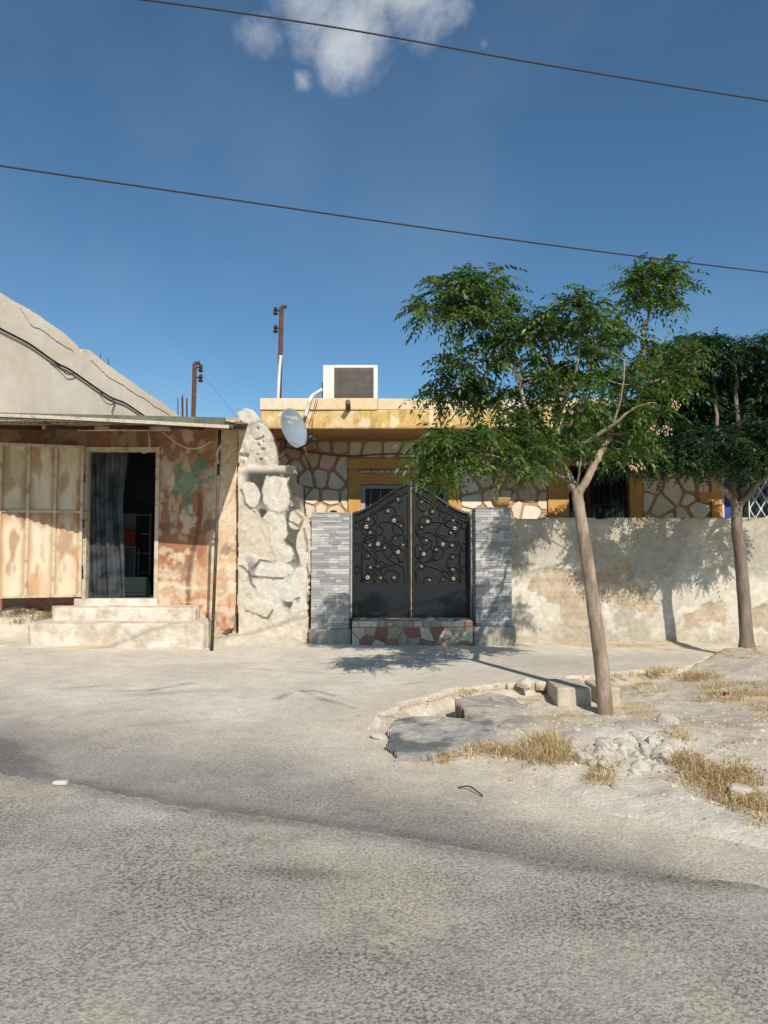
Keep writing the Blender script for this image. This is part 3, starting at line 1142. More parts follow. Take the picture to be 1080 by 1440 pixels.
# things inside the dark shop
sh = thing('shop_shelf', (-4.2, 13.7, DZ0 - .02), 'pale shelf cabinet standing in the dark behind the shop doorway', 'shelf')
sx0, sx1, sy = X_at(170, 13.7), X_at(212, 13.7), 13.7
zt = Z_at(722, 13.7)
MB().box(sx0, sx0 + .27, sy, sy + .33, DZ0 - .02, zt).build('side_panel', M['shelf_white'], sh)
MB().box(sx1 - .03, sx1, sy, sy + .33, DZ0 - .02, zt).build('side_panel', M['shelf_white'], sh)
for k in range(5):
    z = DZ0 + (zt - DZ0 - .04) * k / 4
    MB().box(sx0 + .272, sx1 - .032, sy + .01, sy + .32, z, z + .025).build('shelf_board', M['shelf_white'], sh)
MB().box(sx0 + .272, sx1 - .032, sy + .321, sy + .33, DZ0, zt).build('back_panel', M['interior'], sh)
rx = X_at(172, 13.45)
m = MB().box(rx, rx + .24, 13.42, 13.68, Z_at(768, 13.45), Z_at(746, 13.45), bev=.01)
rb = m.build('carton', M['red'])
tag(rb, 'red carton on a stool in the dark shop', 'box')
m = MB()
zt2 = Z_at(768, 13.45) - .002
m.box(rx - .02, rx + .27, 13.40, 13.69, zt2 - .03, zt2)
for a in (rx, rx + .22):
    for b in (13.42, 13.64):
        m.box(a, a + .03, b, b + .03, DZ0 - .02, zt2 - .031)
tag(m.build('stool', M['shelf_white']), 'small pale stool carrying the red carton inside the shop', 'stool')
m = MB()
gx = X_at(176, 12.95)
m.box(gx, gx + .42, 12.8, 13.1, DZ0 - .02, DZ0 + .32, bev=.02)
m.box(gx + .02, gx + .4, 12.79, 12.799, DZ0 + .06, DZ0 + .12)
tag(m.build('crate', M['green']), 'dark green crate on the shop floor just inside the doorway', 'crate')

# canopy
YC = 10.3
can = []
cx1 = X_at(316, YC)
zc0, zc1 = Z_at(598, YC), 3.50
m = MB()
nxx = 150
vs, fs = [], []
for j in range(7):
    for i in range(nxx + 1):
        x = -7.0 + (cx1 + 7.0) * i / nxx
        t = j / 6
        z = (zc0 + 0.05) * (1 - t) + 3.73 * t + 0.016 * math.sin(x * 2 * math.pi / 0.13) - 0.03 * math.sin(t * 3.1) + .012 * math.sin(x * 1.7)
        vs.append((x, YC + (YS + .04 - YC) * t, z))
n_ = nxx + 1
for j in range(6):
    for i in range(nxx):
        a = j * n_ + i
        fs.append((a, a + 1, a + n_ + 1, a + n_))
vs2 = [(x, y, z + .006) for x, y, z in vs]
k0 = len(vs)
fs += [(a + k0, d + k0, c + k0, b + k0) for a, b, c, d in fs]
canopy = link_mesh('canopy', vs + vs2, fs, M['canopy'], shop, True)
m = MB()
for i, x in enumerate((-6.6, -5.7, -4.8, -3.9, -3.0, cx1 - .05)):
    m.prism([(x - .025, YC + .05, zc0 - .045), (x + .025, YC + .05, zc0 - .045), (x + .025, YC + .05, zc0 + .012), (x - .025, YC + .05, zc0 + .012)],
            [(x - .025, YS - .03, 3.60), (x + .025, YS - .03, 3.60), (x + .025, YS - .03, 3.665), (x - .025, YS - .03, 3.665)])
m.build('rafters', M['rust'], canopy)
# faded green edge board and pale angle below it
pl, pr = P(-90, 577, YC), P(316, 588, YC)
m = MB()
a0, a1 = P(-90, 578, YC), P(316, 587, YC)
b0, b1 = P(-90, 586, YC), P(316, 601, YC)
m.prism([a0, a1, b1, b0], [p + Vector((0, .05, 0)) for p in (a0, a1, b1, b0)])
m.build('edge_board', M['canopy_green'], canopy)
a0, a1 = P(-90, 578, YC - .004), P(334, 597, YC - .004)
m = MB()
q = [P(-90, 579, YC - .02), P(60, 585, YC - .02), P(200, 592, YC - .02), P(322, 599, YC - .02)]
fr, bk = [], []
top = [p + Vector((0, 0, .012)) for p in q]
bot = [p - Vector((0, 0, .034)) for p in q]
loop = top + bot[::-1]
m.prism(loop, [p + Vector((0, .018, 0)) for p in loop])
m.build('edge_angle', M['frame'], canopy)
MB().tube([P(310, 595, YC + .05), P(328, 601, YC + .05)], .022).build('cross_pipe', M['pole_pipe'], canopy)
MB().tube([P(309, 601, YC + .6), P(328, 604, YC + .6)], .018).build('cross_pipe', M['pole_pipe'], canopy)

# post of the canopy
pt, pb = P(309, 604, 11.0), G(298, 901)
pb = Vector((P(298, 901, 11.0).x, 11.0, gz(P(298, 901, 11.0).x, 11.0) - .03))
post = MB().tube([pb, pb.lerp(pt, .5) + Vector((.008, 0, 0)), pt], .024, n=10).build('post', M['pole_pipe'], shop, True)
MB().tube(catmull([P(314, 606, 10.98), P(312, 622, 10.95), P(306, 636, 10.95), P(306.5, 652, 10.96)], 6), .016, n=6).build('bent_conduit', M['frame'], shop, True)
# loose cables
m = MB().tube(catmull([P(228, 606, 11.6), P(240, 616, 11.5), P(256, 627, 11.45), P(272, 631, 11.4), P(286, 627, 11.4), P(298, 620, 11.4)], 5), .014, n=6)
tag(m.build('hanging_cable', M['cable_beige'], None, True), 'slack beige cable drooping under the canopy beside the doorway', 'cable')
m = MB().tube(catmull([P(208, 604, 11.4), P(210, 618, 11.4), P(209, 632, 11.4), P(203, 637, 11.4), P(198, 634, 11.4), P(200, 630, 11.4)], 5), .009, n=6)
tag(m.build('hanging_cable', M['cable_beige'], None, True), 'thin pale cable hanging straight down with a loop above the doorway', 'cable')

# steps
st = thing('concrete_steps', (-4.6, 11.6, .15), 'broad whitewashed concrete steps in front of the shop doorway', 'steps')


def rough_slab(name, outline, z0, z1, mat, parent, jit=0.012, seed=1, cols=None):
    """a worn slab: fine top grid cut to the outline, sloping broken edges"""
    r = random.Random(seed)
    pts = []
    n = len(outline)
    for i in range(n):
        a, b = Vector(outline[i]), Vector(outline[(i + 1) % n])
        k = max(2, int((b - a).length / 0.06))
        for j in range(k):
            p = a.lerp(b, j / k)
            nn = Vector((b.y - a.y, a.x - b.x)).normalized()
            w = jit * 2.4 * (float(fbm(np.array([p.x * 4.0]), np.array([p.y * 4.0 + seed]), seed, 3)[0]) - .5)
            pts.append(p + nn * (w + r.uniform(-jit, jit) * .3))
    c = sum(pts, Vector((0, 0))) / len(pts)
    loops = []
    for (k, z) in ((1.012, z0), (1.006, (z0 + z1) / 2 - .03), (1.0, z1 - .06), (0.998, z1 - .03), (0.992, z1 - .01), (0.975, z1), (0.75, z1 + .004), (0.4, z1 + .003)):
        lp = []
        for p in pts:
            q = c + (p - c) * k
            zz = z
            if z > z0:
                zz += jit * (float(fbm(np.array([q.x * 5]), np.array([q.y * 5]), seed + 7, 3)[0]) - .5)
            q = q + Vector((r.uniform(-1, 1), r.uniform(-1, 1))) * jit * .16
            q = q + (p - c).normalized() * (jit * 1.2 * (float(fbm(np.array([p.x * 5 + z * 9]), np.array([p.y * 5 + z * 7]), seed + 5, 3)[0]) - .5))
            lp.append((q.x, q.y, zz))
        loops.append(lp)
    vs = [v for lp in loops for v in lp]
    nn = len(pts)
    fs = []
    for j in range(len(loops) - 1):
        for i in range(nn):
            k = (i + 1) % nn
            fs.append((j * nn + i, j * nn + k, (j + 1) * nn + k, (j + 1) * nn + i))
    vs.append((c.x, c.y, z1))
    for i in range(nn):
        fs.append(((len(loops) - 1) * nn + i, (len(loops) - 1) * nn + (i + 1) % nn, len(vs) - 1))
    o = link_mesh(name, vs, fs, mat, parent, True)
    bm_fix(o)
    return o


yl, yu = 11.15, 11.62
rough_slab('lower_step', [(X_at(42, yl), yl), (X_at(288, yl), yl - .02), (X_at(292, yl + .3), yl + .45), (X_at(292, yl + .5), YS - .02), (X_at(50, yl + .5), YS - .02)], -.05, Z_at(877, yl), M['step'], st, .04, 3)
rough_slab('upper_step', [(X_at(76, yu), yu), (X_at(278, yu), yu - .01), (X_at(283, YS), YS - .02), (X_at(76, YS), YS - .02)], .2, Z_at(855, yu), M['step'], st, .034, 9)

# ------------------------------------------------------------------ old rubble wall between shop and gate
YR = 11.95
OUT = [(334, 930), (334, 612), (333, 579), (344, 573), (354, 575), (366, 588), (378, 604), (386, 626), (390, 654), (404, 653), (415, 656), (417, 678), (425, 683),
       (427, 724), (436, 731), (437, 748), (436, 800), (433, 860), (431, 930)]
STONES = [  # centre, half axes (px), bulge
    (355, 697, 13, 20, .05), (389, 694, 19, 27, .07), (352, 742, 17, 24, .03), (386, 744, 17, 26, .04), (415, 731, 10, 14, .03), (402, 779, 13, 14, .045),
    (427, 770, 9, 32, .05), (385, 803, 28, 12, .035), (380, 825, 26, 11, .02), (360, 853, 19, 12, .05), (391, 868, 9, 15, .045), (416, 866, 9, 19, .04),
    (344, 800, 6, 14, .03), (420, 815, 9, 16, .02), (345, 870, 7, 12, .02), (408, 838, 12, 10, .02)]


CRACKS = [((336, 796), (344, 799), (351, 810), (352, 820), (357, 826)), ((347, 860), (362, 866), (376, 871), (384, 859)), ((354, 812), (375, 813), (399, 813)),
          ((355, 800), (365, 789), (387, 789)), ((412, 790), (414, 780), (410, 767), (402, 760)), ((405, 862), (411, 847), (420, 842)),
          ((410, 715), (425, 732), (419, 741), (405, 732)), ((340, 690), (345, 710), (357, 720)), ((405, 672), (410, 690), (410, 707)), ((428, 744), (433, 770), (434, 850))]


def crack_field(px, py, x, z):
    d = np.full_like(px, 99.0)
    qx = px + 5 * (fbm(x * 9, z * 9, 305, 3) - .5)
    qy = py + 5 * (fbm(x * 9, z * 9, 306, 3) - .5)
    for ln in CRACKS:
        for (ax, ay), (bx, by) in zip(ln[:-1], ln[1:]):
            ex, ey = bx - ax, by - ay
            t = np.clip(((qx - ax) * ex + (qy - ay) * ey) / (ex * ex + ey * ey), 0, 1)
            d = np.minimum(d, np.hypot(qx - ax - t * ex, qy - ay - t * ey))
    return d


def stone_fields(px, py, x, z):
    wx = 12 * (fbm(x * 3.0, z * 3.0, 301, 4) - .5)
    wy = 12 * (fbm(x * 3.0, z * 3.0, 303, 4) - .5)
    H_ = np.zeros_like(px)
    rim = np.full_like(px, 9.0)
    rmin = np.full_like(px, 9.0)
    for (cx, cy, ax, ay, h) in STONES:
        r = (np.abs((px + wx - cx) / ax) ** 2.5 + np.abs((py + wy - cy) / ay) ** 2.5) ** 0.4
        H_ = np.maximum(H_, .30 * h * sstep(1.06, 0.88, r))
        rmin = np.minimum(rmin, r)
        rim = np.where(np.abs(r - 1.08) < np.abs(rim), r - 1.08, rim)
    return H_, rim, rmin


def rub_disp(x, z, px, py):
    H_, rim, rmin = stone_fields(px, py, x, z)
    low = (py > 660)
    d = H_ * low + 0.028 * (fbm(x * 2.5, z * 2.5, 311, 4) - .5) + 0.014 * (fbm(x * 11, z * 11, 313, 3) - .5)
    d = d - .022 * sstep(2.2, .4, crack_field(px, py, x, z)) * low
    # broken ledges where render has come away
    d = d - .014 * sstep(.55, .60, fbm(x * 2.3 + 5, z * 2.3, 319, 4)) * low
    # the tall rough remnant at the top
    up = sstep(664, 652, py)
    vor = np.abs(fbm(x * 5.5, z * 5.5, 321, 3) - .5)
    d = d * (1 - up) + up * (-0.10 + 0.14 * fbm(x * 4, z * 3, 323, 4) - .06 * sstep(.68, .74, fbm(x * 6, z * 6, 325, 3)))
    ledge = sstep(410, 414, px) * sstep(676, 684, py) * 0.0
    return d + ledge


def rub_col(x, z, px, py):
    H_, rim, rmin = stone_fields(px, py, x, z)
    n = fbm(x * 2.2, z * 2.2, 331, 4)
    n2 = fbm(x * 9, z * 9, 333, 4)
    c = np.tile(L3(200, 192, 177), (len(x), 1))
    c = blendc(c, sstep(.45, .7, n) * .6, L3(196, 182, 160))
    # dark weathered cement smeared round the stones near the top and in patches
    zone = np.maximum.reduce([sstep(735, 690, py + 40 * (n - .5)) * sstep(655, 668, py) * sstep(338, 352, px + 16 * (n - .5)),
                              sstep(398, 404, px) * sstep(428, 420, px) * sstep(820, 780, py) * .9,
                              sstep(16, 6, np.hypot((px - 408), (py - 845) * .8)) * .9,
                              sstep(14, 4, np.hypot((px - 352), (py - 800) * .6)) * .6,
                              sstep(10, 4, np.hypot(px - 369, py - 722) * .8)])
    mort = sstep(.90, 1.0, rmin + .22 * (n2 - .5))
    c = blendc(c, zone * mort * sstep(.28, .44, n2 + .12) * .95, L3(56, 52, 47))
    c = blendc(c, sstep(2.8, .6, crack_field(px, py, x, z) + 1.2 * (n2 - .5)) * sstep(.34, .5, n2 + .05) * .8, L3(92, 82, 70))
    c = blendc(c, sstep(.55, .60, fbm(x * 2.3 + 5, z * 2.3, 319, 4)) * (py > 660) * .5, L3(190, 172, 146))
    c = blendc(c, sstep(.62, .72, fbm(x * 6, z * 6, 341, 4)) * (py < 665) * .6, L3(160, 142, 118))
    c = blendc(c, sstep(341, 334, px + 6 * (n2 - .5)) * .6, L3(206, 172, 136))
    c = blendc(c, H_ / .07 * .5, L3(214, 206, 190))
    c = blendc(c, sstep(870, 905, py) * .6, L3(206, 190, 164))
    return c * (.92 + .16 * n2)[:, None]


rw = facade('old_stone_wall', P(331, 780, YR).x, P(440, 780, YR).x, -.1, P(385, 571, YR).z, YR, 0.012, rub_col, M['painted'], None,
            rub_disp, lambda x, z, px, py: poly_sd(px, py, OUT) + 3.0 * (fbm(x * 5, z * 5, 351, 3) - .5) < 0, thick=.5)
tag(rw, 'crumbling old rubble wall stub with two big round stones and dark cement smears', 'wall')


# ------------------------------------------------------------------ Voronoi stone cladding
def clip(poly, nx, ny, d):
    out = []
    n = len(poly)
    for i in range(n):
        a, b = poly[i], poly[(i + 1) % n]
        da, db = a[0] * nx + a[1] * ny - d, b[0] * nx + b[1] * ny - d
        if da <= 0:
            out.append(a)
        if (da < 0 < db) or (db < 0 < da):
            t = da / (da - db)
            out.append((a[0] + (b[0] - a[0]) * t, a[1] + (b[1] - a[1]) * t))
    return out


def crazy(mb, u0, u1, v0, v1, size, gap, place, cols, r, thick=.02, chop=1, border=None):
    """irregular stones filling a rectangle; place(u, v, n) gives the 3-D point"""
    pts = []
    nu = max(1, int(round((u1 - u0) / size)))
    nv = max(1, int(round((v1 - v0) / size)))
    su, sv = (u1 - u0) / nu, (v1 - v0) / nv
    for j in range(nv):
        for i in range(nu):
            pts.append((u0 + (i + .5 + r.uniform(-.42, .42) + (.25 if j % 2 else -.25)) * su, v0 + (j + .5 + r.uniform(-.42, .42)) * sv))
    b = border if border is not None else gap / 2
    for i, p in enumerate(pts):
        poly = [(u0 + b, v0 + b), (u1 - b, v0 + b), (u1 - b, v1 - b), (u0 + b, v1 - b)]
        for j, q in enumerate(pts):
            if i == j:
                continue
            dx, dy = q[0] - p[0], q[1] - p[1]
            l = math.hypot(dx, dy)
            if l > 3.5 * size or l < 1e-6:
                continue
            dx, dy = dx / l, dy / l
            g_ = gap * r.uniform(.45, 1.6) / 2
            poly = clip(poly, dx, dy, (p[0] + q[0]) / 2 * dx + (p[1] + q[1]) / 2 * dy - g_)
            if len(poly) < 3:
                break
        if len(poly) < 3:
            continue
        area = abs(sum(poly[k][0] * poly[(k + 1) % len(poly)][1] - poly[(k + 1) % len(poly)][0] * poly[k][1] for k in range(len(poly)))) / 2
        if area < (size * .18) ** 2:
            continue
        for _ in range(chop):
            ch = []
            for k in range(len(poly)):
                a, c = poly[k], poly[(k + 1) % len(poly)]
                ch.append((a[0] * .86 + c[0] * .14, a[1] * .86 + c[1] * .14))
                ch.append((a[0] * .14 + c[0] * .86, a[1] * .14 + c[1] * .86))
            poly = ch
        # roughen the outline a little
        poly = [(a + r.uniform(-.005, .005), c + r.uniform(-.005, .005)) for a, c in poly]
        cu = sum(a for a, _ in poly) / len(poly)
        cv = sum(c for _, c in poly) / len(poly)
        th = thick * r.uniform(.7, 1.3)
        k = len(poly)
        tu, tv = r.uniform(-.02, .02), r.uniform(-.02, .02)
        vs = [place(a, c, 0) for a, c in poly]
        vs += [place(a, c, th * .75) for a, c in poly]
        sh = max(.0, 1 - .03 / max(.06, math.sqrt(area)))
        vs += [place(cu + (a - cu) * sh, cv + (c - cv) * sh, th + (a - cu) * tu + (c - cv) * tv) for a, c in poly]
        fs = []
        for q in range(k):
            w = (q + 1) % k
            fs.append((q, w, k + w, k + q))
            fs.append((k + q, k + w, 2 * k + w, 2 * k + q))
        fs.append(tuple(2 * k + q for q in range(k)))
        c1, c2 = r.choice(cols), r.choice(cols)
        t = r.random() if chop else r.uniform(.85, 1)
        col = [(c1[q] * t + c2[q] * (1 - t)) * r.uniform(.94, 1.06) for q in range(3)]
        mb.add(vs, fs, col)


# ------------------------------------------------------------------ the house
YH = 14.4
YF = 13.0
house = thing('stone_house', (2.5, YH, .2), 'single-storey house clad in crazy-paved cream stone with an ochre roof edge', 'house')
hx0, hx1 = X_at(378, YH), 9.6
zroof0 = Z_at(602, YF)
zfas = Z_at(577, YF)
ztop = Z_at(561, YF)
door = (X_at(507, YH), X_at(630, YH))
dz1 = Z_at(682, YH)
win = (X_at(800, YH), X_at(886, YH), Z_at(768, YH), Z_at(655, YH))
win2 = (X_at(1018, YH), X_at(1135, YH), Z_at(768, YH), Z_at(655, YH))
zw = zroof0 + .05
m = MB()
cuts = [(hx0, door[0], .0, zw), (door[0], door[1], dz1, zw), (door[1], win[0], .0, zw), (win[0], win[1], .0, win[2]), (win[0], win[1], win[3], zw),
        (win[1], win2[0], .0, zw), (win2[0], win2[1], .0, win2[2]), (win2[0], win2[1], win2[3], zw), (win2[1], hx1, .0, zw)]
for (a, b, c, d) in cuts:
    m.box(a, b, YH, YH + .22, c, d)
m.box(hx0, hx0 + .2, YH + .22, 19.5, 0, zw)
m.box(hx1 - .2, hx1, YH + .22, 19.5, 0, zw)
m.box(hx0 + .2, hx1 - .2, 19.3, 19.5, 0, zw)
m.build('wall', M['mortar'], house)
MB().box(hx0 + .2, hx1 - .2, YH + 2.6, YH + 2.7, 0, zw - .02).build('inner_wall', M['interior'], house)
m = MB()
r_ = random.Random(21)
cream = [lin(234, 220, 198), lin(226, 208, 182), lin(238, 226, 206), lin(220, 198, 172), lin(228, 204, 180)]


def put_house(u, v, n):
    return Vector((u, YH - .002 - n, v))


jl, jr = X_at(490, YH), X_at(647, YH)
wl_, wr_ = X_at(771, YH), X_at(904, YH)
pl_ = X_at(1001, YH)
zc_ = Z_at(646, YH)
for (a, b, c, d, s) in ((hx0, jl, .9, zw - .06, .31), (jl, jr, zc_ + .02, zw - .06, .34), (jr, wl_, .9, zw - .06, .33), (wl_, wr_, win[3] + .22, zw - .06, .36),
                        (wr_, pl_, .9, zw - .06, .34), (X_at(1015, YH), 9.5, win2[3] + .16, zw - .06, .46), (win2[1] + .2, 9.5, .9, win2[3] + .15, .46)):
    m = MB()
    crazy(m, a, b, c, d, s, .055, put_house, cream, r_, .022)
    m.build('stone_cladding', M['stone'], house, cols=True)
# ochre door surround with two stepped bands and a strip of small stones between
zl0, zl1 = Z_at(681, YH), Z_at(667, YH)
m = MB()
m.box(jl, door[0], YH - .055, YH - .001, .4, zl1 + .0)
m.box(door[1], jr, YH - .055, YH - .001, .4, zl1 + .0)
m.box(door[0], door[1], YH - .05, YH - .001, zl0, zl1)
m.box(jl - .02, jr + .02, YH - .10, YH - .001, Z_at(660, YH), zc_)
m.box(jl, door[0] - .05, YH - .058, YH - .001, zl1 + .001, Z_at(660, YH) - .001)
m.box(door[1] + .05, jr, YH - .058, YH - .001, zl1 + .001, Z_at(660, YH) - .001)
m.build('door_surround', M['ochre'], house)
m = MB()
crazy(m, door[0] - .04, door[1] + .04, zl1 + .012, Z_at(660, YH) - .012, .14, .03, put_house, cream, r_, .02)
m.build('lintel_stones', M['stone'], house, cols=True)
fr = MB()
fr.box(door[0], door[0] + .09, YH + .02, YH + .12, .4, dz1)
fr.box(door[1] - .09, door[1], YH + .02, YH + .12, .4, dz1)
fr.box(door[0] + .09, door[1] - .09, YH + .02, YH + .12, dz1 - .07, dz1)
dr = MB().box(door[0] + .091, door[1] - .091, YH + .06, YH + .1, .4, dz1 - .071).build('door', M['door_dark'], house)
fr.build('door_frame', M['frame_grey'], dr)
m = MB()
rr = random.Random(5)
for i in range(9):
    x = door[0] + .16 + (door[1] - door[0] - .32) * i / 8
    z0 = dz1 - 1.3
    m.tube(catmull([(x, YH + .05, z0), (x + rr.uniform(-.05, .05), YH + .045, z0 + .5), (x + rr.uniform(-.06, .06), YH + .045, z0 + .9), (x + rr.uniform(-.08, .08), YH + .05, dz1 - .09)], 4), .007, n=5)
m.build('door_ironwork', M['frame_grey'], dr)


def window(w, name_glass, bars=True):
    a, b, c, d = w
    f = MB()
    for (x0, x1, z0, z1) in ((a, a + .05, c, d), (b - .05, b, c, d), (a + .05, b - .05, c, c + .05), (a + .05, b - .05, d - .05, d)):
        f.box(x0, x1, YH + .05, YH + .13, z0, z1)
    return f


f = window(win, 'g')
mx_ = X_at(828, YH)
f.box(mx_ - .06, mx_ + .06, YH + .04, YH + .14, win[2] + .05, win[3] - .05)
w1 = f.build('window', M['rust'], house)
MB().box(win[0] + .05, win[1] - .05, YH + .09, YH + .1, win[2] + .05, win[3] - .05).build('pane', M['glass'], w1)
m = MB()
for i in range(9):
    x = win[0] + .1 + (win[1] - win[0] - .2) * i / 8
    m.tube([(x, YH + .02, win[2]), (x, YH + .02, win[3])], .009, n=6)
for z in (win[2] + .3, win[2] + .8, win[2] + 1.3):
    m.box(win[0], win[1], YH + .012, YH + .028, z, z + .02)
m.build('bars', M['dark'], w1)
m = MB()
m.box(wl_, win[0], YH - .05, YH - .001, .5, win[3] + .2)
m.box(win[1], wr_, YH - .05, YH - .001, .5, win[3] + .2)
m.box(win[0], win[1], YH - .045, YH - .001, win[3], win[3] + .2)
m.build('window_surround', M['ochre'], house)
f = window(win2, 'g')
w2 = f.build('window', M['white_metal'], house)
MB().box(win2[0] + .05, win2[1] - .05, YH + .12, YH + .125, win2[2] + .05, win2[3] - .05).build('pane', M['glass'], w2)
MB().box(win2[0] + .06, win2[0] + .2, YH + .10, YH + .118, win2[2] + .06, win2[3] - .06).build('curtain', M['curtain_blue'], w2)
m = MB()
gx0, gx1 = X_at(1055, YH), win2[1]
nn = 5
cw = (gx1 - gx0) / nn
zz = win2[2]
while zz < win2[3] - .05:
    for i in range(nn):
        xa = gx0 + i * cw
        z1_ = min(zz + .36, win2[3])
        m.tube([(xa, YH - .01, zz), (xa + cw / 2, YH - .01, (zz + z1_) / 2), (xa, YH - .01, z1_)], .012, n=6)
        m.tube([(xa + cw, YH - .012, zz), (xa + cw / 2, YH - .012, (zz + z1_) / 2), (xa + cw, YH - .012, z1_)], .012, n=6)
        m.ball((xa + cw / 2, YH - .01, (zz + z1_) / 2), .03, .02, .03)
        m.ball((xa, YH - .01, zz), .03, .02, .03)
    zz += .36
m.box(gx0 - .02, gx0, YH - .03, YH + .01, win2[2], win2[3])
m.build('lattice_grille', M['white_metal'], w2)
m = MB()
m.box(pl_, X_at(1015, YH), YH - .06, YH - .001, .5, win2[3] + .14)
m.box(X_at(984, YH), pl_ - .002, YH - .062, YH - .001, Z_at(706, YH), Z_at(692, YH))
m.build('pilaster', M['ochre'], house)
# roof slab with fascia and pale coping
rx0 = X_at(366, YF)
MB().box(rx0, hx1 + .4, YF + .03, 19.9, zroof0, zroof0 + .2).build('roof_slab', M['soffit'], house)


def fascia_col(x, z, px, py):
    n = fbm(x * 1.3, z * 5, 401, 4)
    n2 = fbm(x * 6, z * 9, 403, 4)
    c = np.tile(L3(206, 172, 108), (len(x), 1))
    c = blendc(c, sstep(.45, .7, n) * .75, L3(218, 184, 130))
    c = blendc(c, sstep(.58, .63, n2) * .7, L3(226, 208, 176))
    c = blendc(c, sstep(.60, .66, fbm(x * 14, z * 3, 405, 4)) * .5, L3(170, 126, 74))
    seg = (np.mod(x + .35 * (n - .5) + 1.0, 2.9) < .42) * 1.0
    c = blendc(c, seg * .55, L3(226, 196, 150))
    c = blendc(c, sstep(zroof0 + .05, zroof0, z + .05 * (n2 - .5)) * .6, L3(190, 138, 84))
    return c * (.94 + .12 * n2)[:, None]


facade('fascia', rx0 - .01, hx1 + .41, zroof0 - .015, zfas, YF - .02, .03, fascia_col, M['painted'], house,
       disp=lambda x, z, px, py: .012 * (fbm(x * 4, z * 4, 411, 3) - .5) + .012 * np.sin(x * .9), thick=.05)
m = MB()
x = rx0 - .03
rr = random.Random(3)
while x < hx1 + .4:
    w = rr.uniform(.7, 1.5)
    t = rr.random()
    col = [a * t + b * (1 - t) for a, b in zip(lin(226, 212, 190), lin(220, 190, 146))]
    m.box(x, x + w - .006, YF - .035 + rr.uniform(-.006, .006), YF + .35, zfas + .001, ztop + rr.uniform(-.012, .012), col=col, bev=.012, jit=.004)
    x += w
m.build('coping', M['stone'], house, cols=True)
m = MB()
sp0, sp1 = P(489, 571, YF - .02), P(488.5, 563, YF - .30)
m.tube([P(490, 577, YF + .02), P(489, 565, YF - .26)], [.045, .045], n=12)
m.build('roof_spout', M['pole_pipe'], house)
m = MB().tube(catmull([P(398, 628, YH - .1), P(430, 634, YH - .06), P(470, 640, YH - .06), P(500, 641, YH - .06), P(560, 638, YH - .06), P(640, 642, YH - .06)], 5), .016, n=6)
tag(m.build('wall_cable', M['cable_brown'], None, True), 'thin brown cable strung along the stone wall under the eaves', 'cable')

# air conditioner on the roof
YA = 13.65
ac = thing('air_conditioner', (X_at(491, YA), YA + .25, ztop), 'white outdoor air conditioner unit standing on the roof edge', 'air conditioner')
ax0, ax1, az0, az1 = X_at(453, YA), X_at(531, YA), ztop - .03, Z_at(513, YA)
m = MB()
m.box(ax0, ax1, YA + .02, YA + .42, az0 + .06, az1, bev=.015)
m.box(ax0, X_at(469, YA), YA, YA + .019, az0 + .06, az1 - .003, bev=.006)
m.box(X_at(525, YA), ax1, YA, YA + .019, az0 + .06, az1 - .003, bev=.006)
m.box(X_at(469, YA) + .001, X_at(525, YA) - .001, YA, YA + .019, Z_at(517, YA), az1 - .003)
m.build('casing', M['white_metal'], ac)
m = MB()
gx0, gx1 = X_at(469, YA) + .002, X_at(525, YA) - .002
m.box(gx0, gx1, YA + .010, YA + .018, az0 + .06, Z_at(517, YA) - .001)
n_ = 30
for i in range(n_):
    z = az0 + .08 + (Z_at(517, YA) - az0 - .1) * i / n_
    m.box(gx0 + .01, gx1 - .01, YA + .004, YA + .009, z, z + .007)
m.build('grille', M['grille'], ac)
for q in (ax0 + .1, ax1 - .16):
    MB().box(q, q + .06, YA + .05, YA + .4, az0 - .25, az0 + .058).build('foot', M['dark'], ac)
m = MB().box(ax0 - .03, ax0 - .002, YA + .1, YA + .2, az0 + .22, az0 + .5, bev=.008)
m.build('valve_cover', M['dark'], ac)
m = MB()
m.tube(catmull([P(453, 548, YA + .1), P(446, 552, YA - .1), P(438, 558, YF - .1), P(433, 572, YF - .12), P(429, 586, YF - .1)], 6), .035, n=8)
m.build('insulated_pipe', M['white_metal'], ac, True)
m = MB()
for k in range(2):
    m.tube(catmull([P(449 + k * 2, 550, YA + .05), P(444 + k * 3, 563, YF - .1), P(440 + 2 * k, 580, YF - .09), P(434 + 5 * k, 604, YF - .05), P(438 + 3 * k, 640, YH - .08)], 5), .006, n=5)
m.build('drop_cables', M['cable_brown'], ac, True)

# satellite dish
dc = P(414, 602, 12.55)
dish = thing('satellite_dish', (dc.x, dc.y, dc.z - .45), 'grey oval satellite dish with white lettering fixed above the old wall', 'satellite dish')
nrm = Vector((.87, -.64, .25)).normalized()
upv = Vector((-.16, .08, 1))
upv = (upv - nrm * upv.dot(nrm)).normalized()
rt = upv.cross(nrm).normalized()
if rt.x < 0:
    rt = -rt
vs, fs = [], []
NR, NA = 10, 40
ra, rb2 = .315, .36
for j in range(NR + 1):
    t = j / NR
    for i in range(NA):
        a = 2 * math.pi * i / NA
        vs.append(dc + rt * (ra * t * math.cos(a)) + upv * (rb2 * t * math.sin(a)) + nrm * (.085 * t * t - .085))
for j in range(NR):
    for i in range(NA):
        k = (i + 1) % NA
        fs.append((j * NA + i, j * NA + k, (j + 1) * NA + k, (j + 1) * NA + i))
k0 = len(vs)
vs += [v - nrm * .012 for v in vs]
fs += [tuple(q + k0 for q in f_[::-1]) for f_ in fs]
for i in range(NA):
    k = (i + 1) % NA
    fs.append((NR * NA + i, NR * NA + k, k0 + NR * NA + k, k0 + NR * NA + i))
rf = link_mesh('reflector', vs, fs, M['dish'], dish, True)


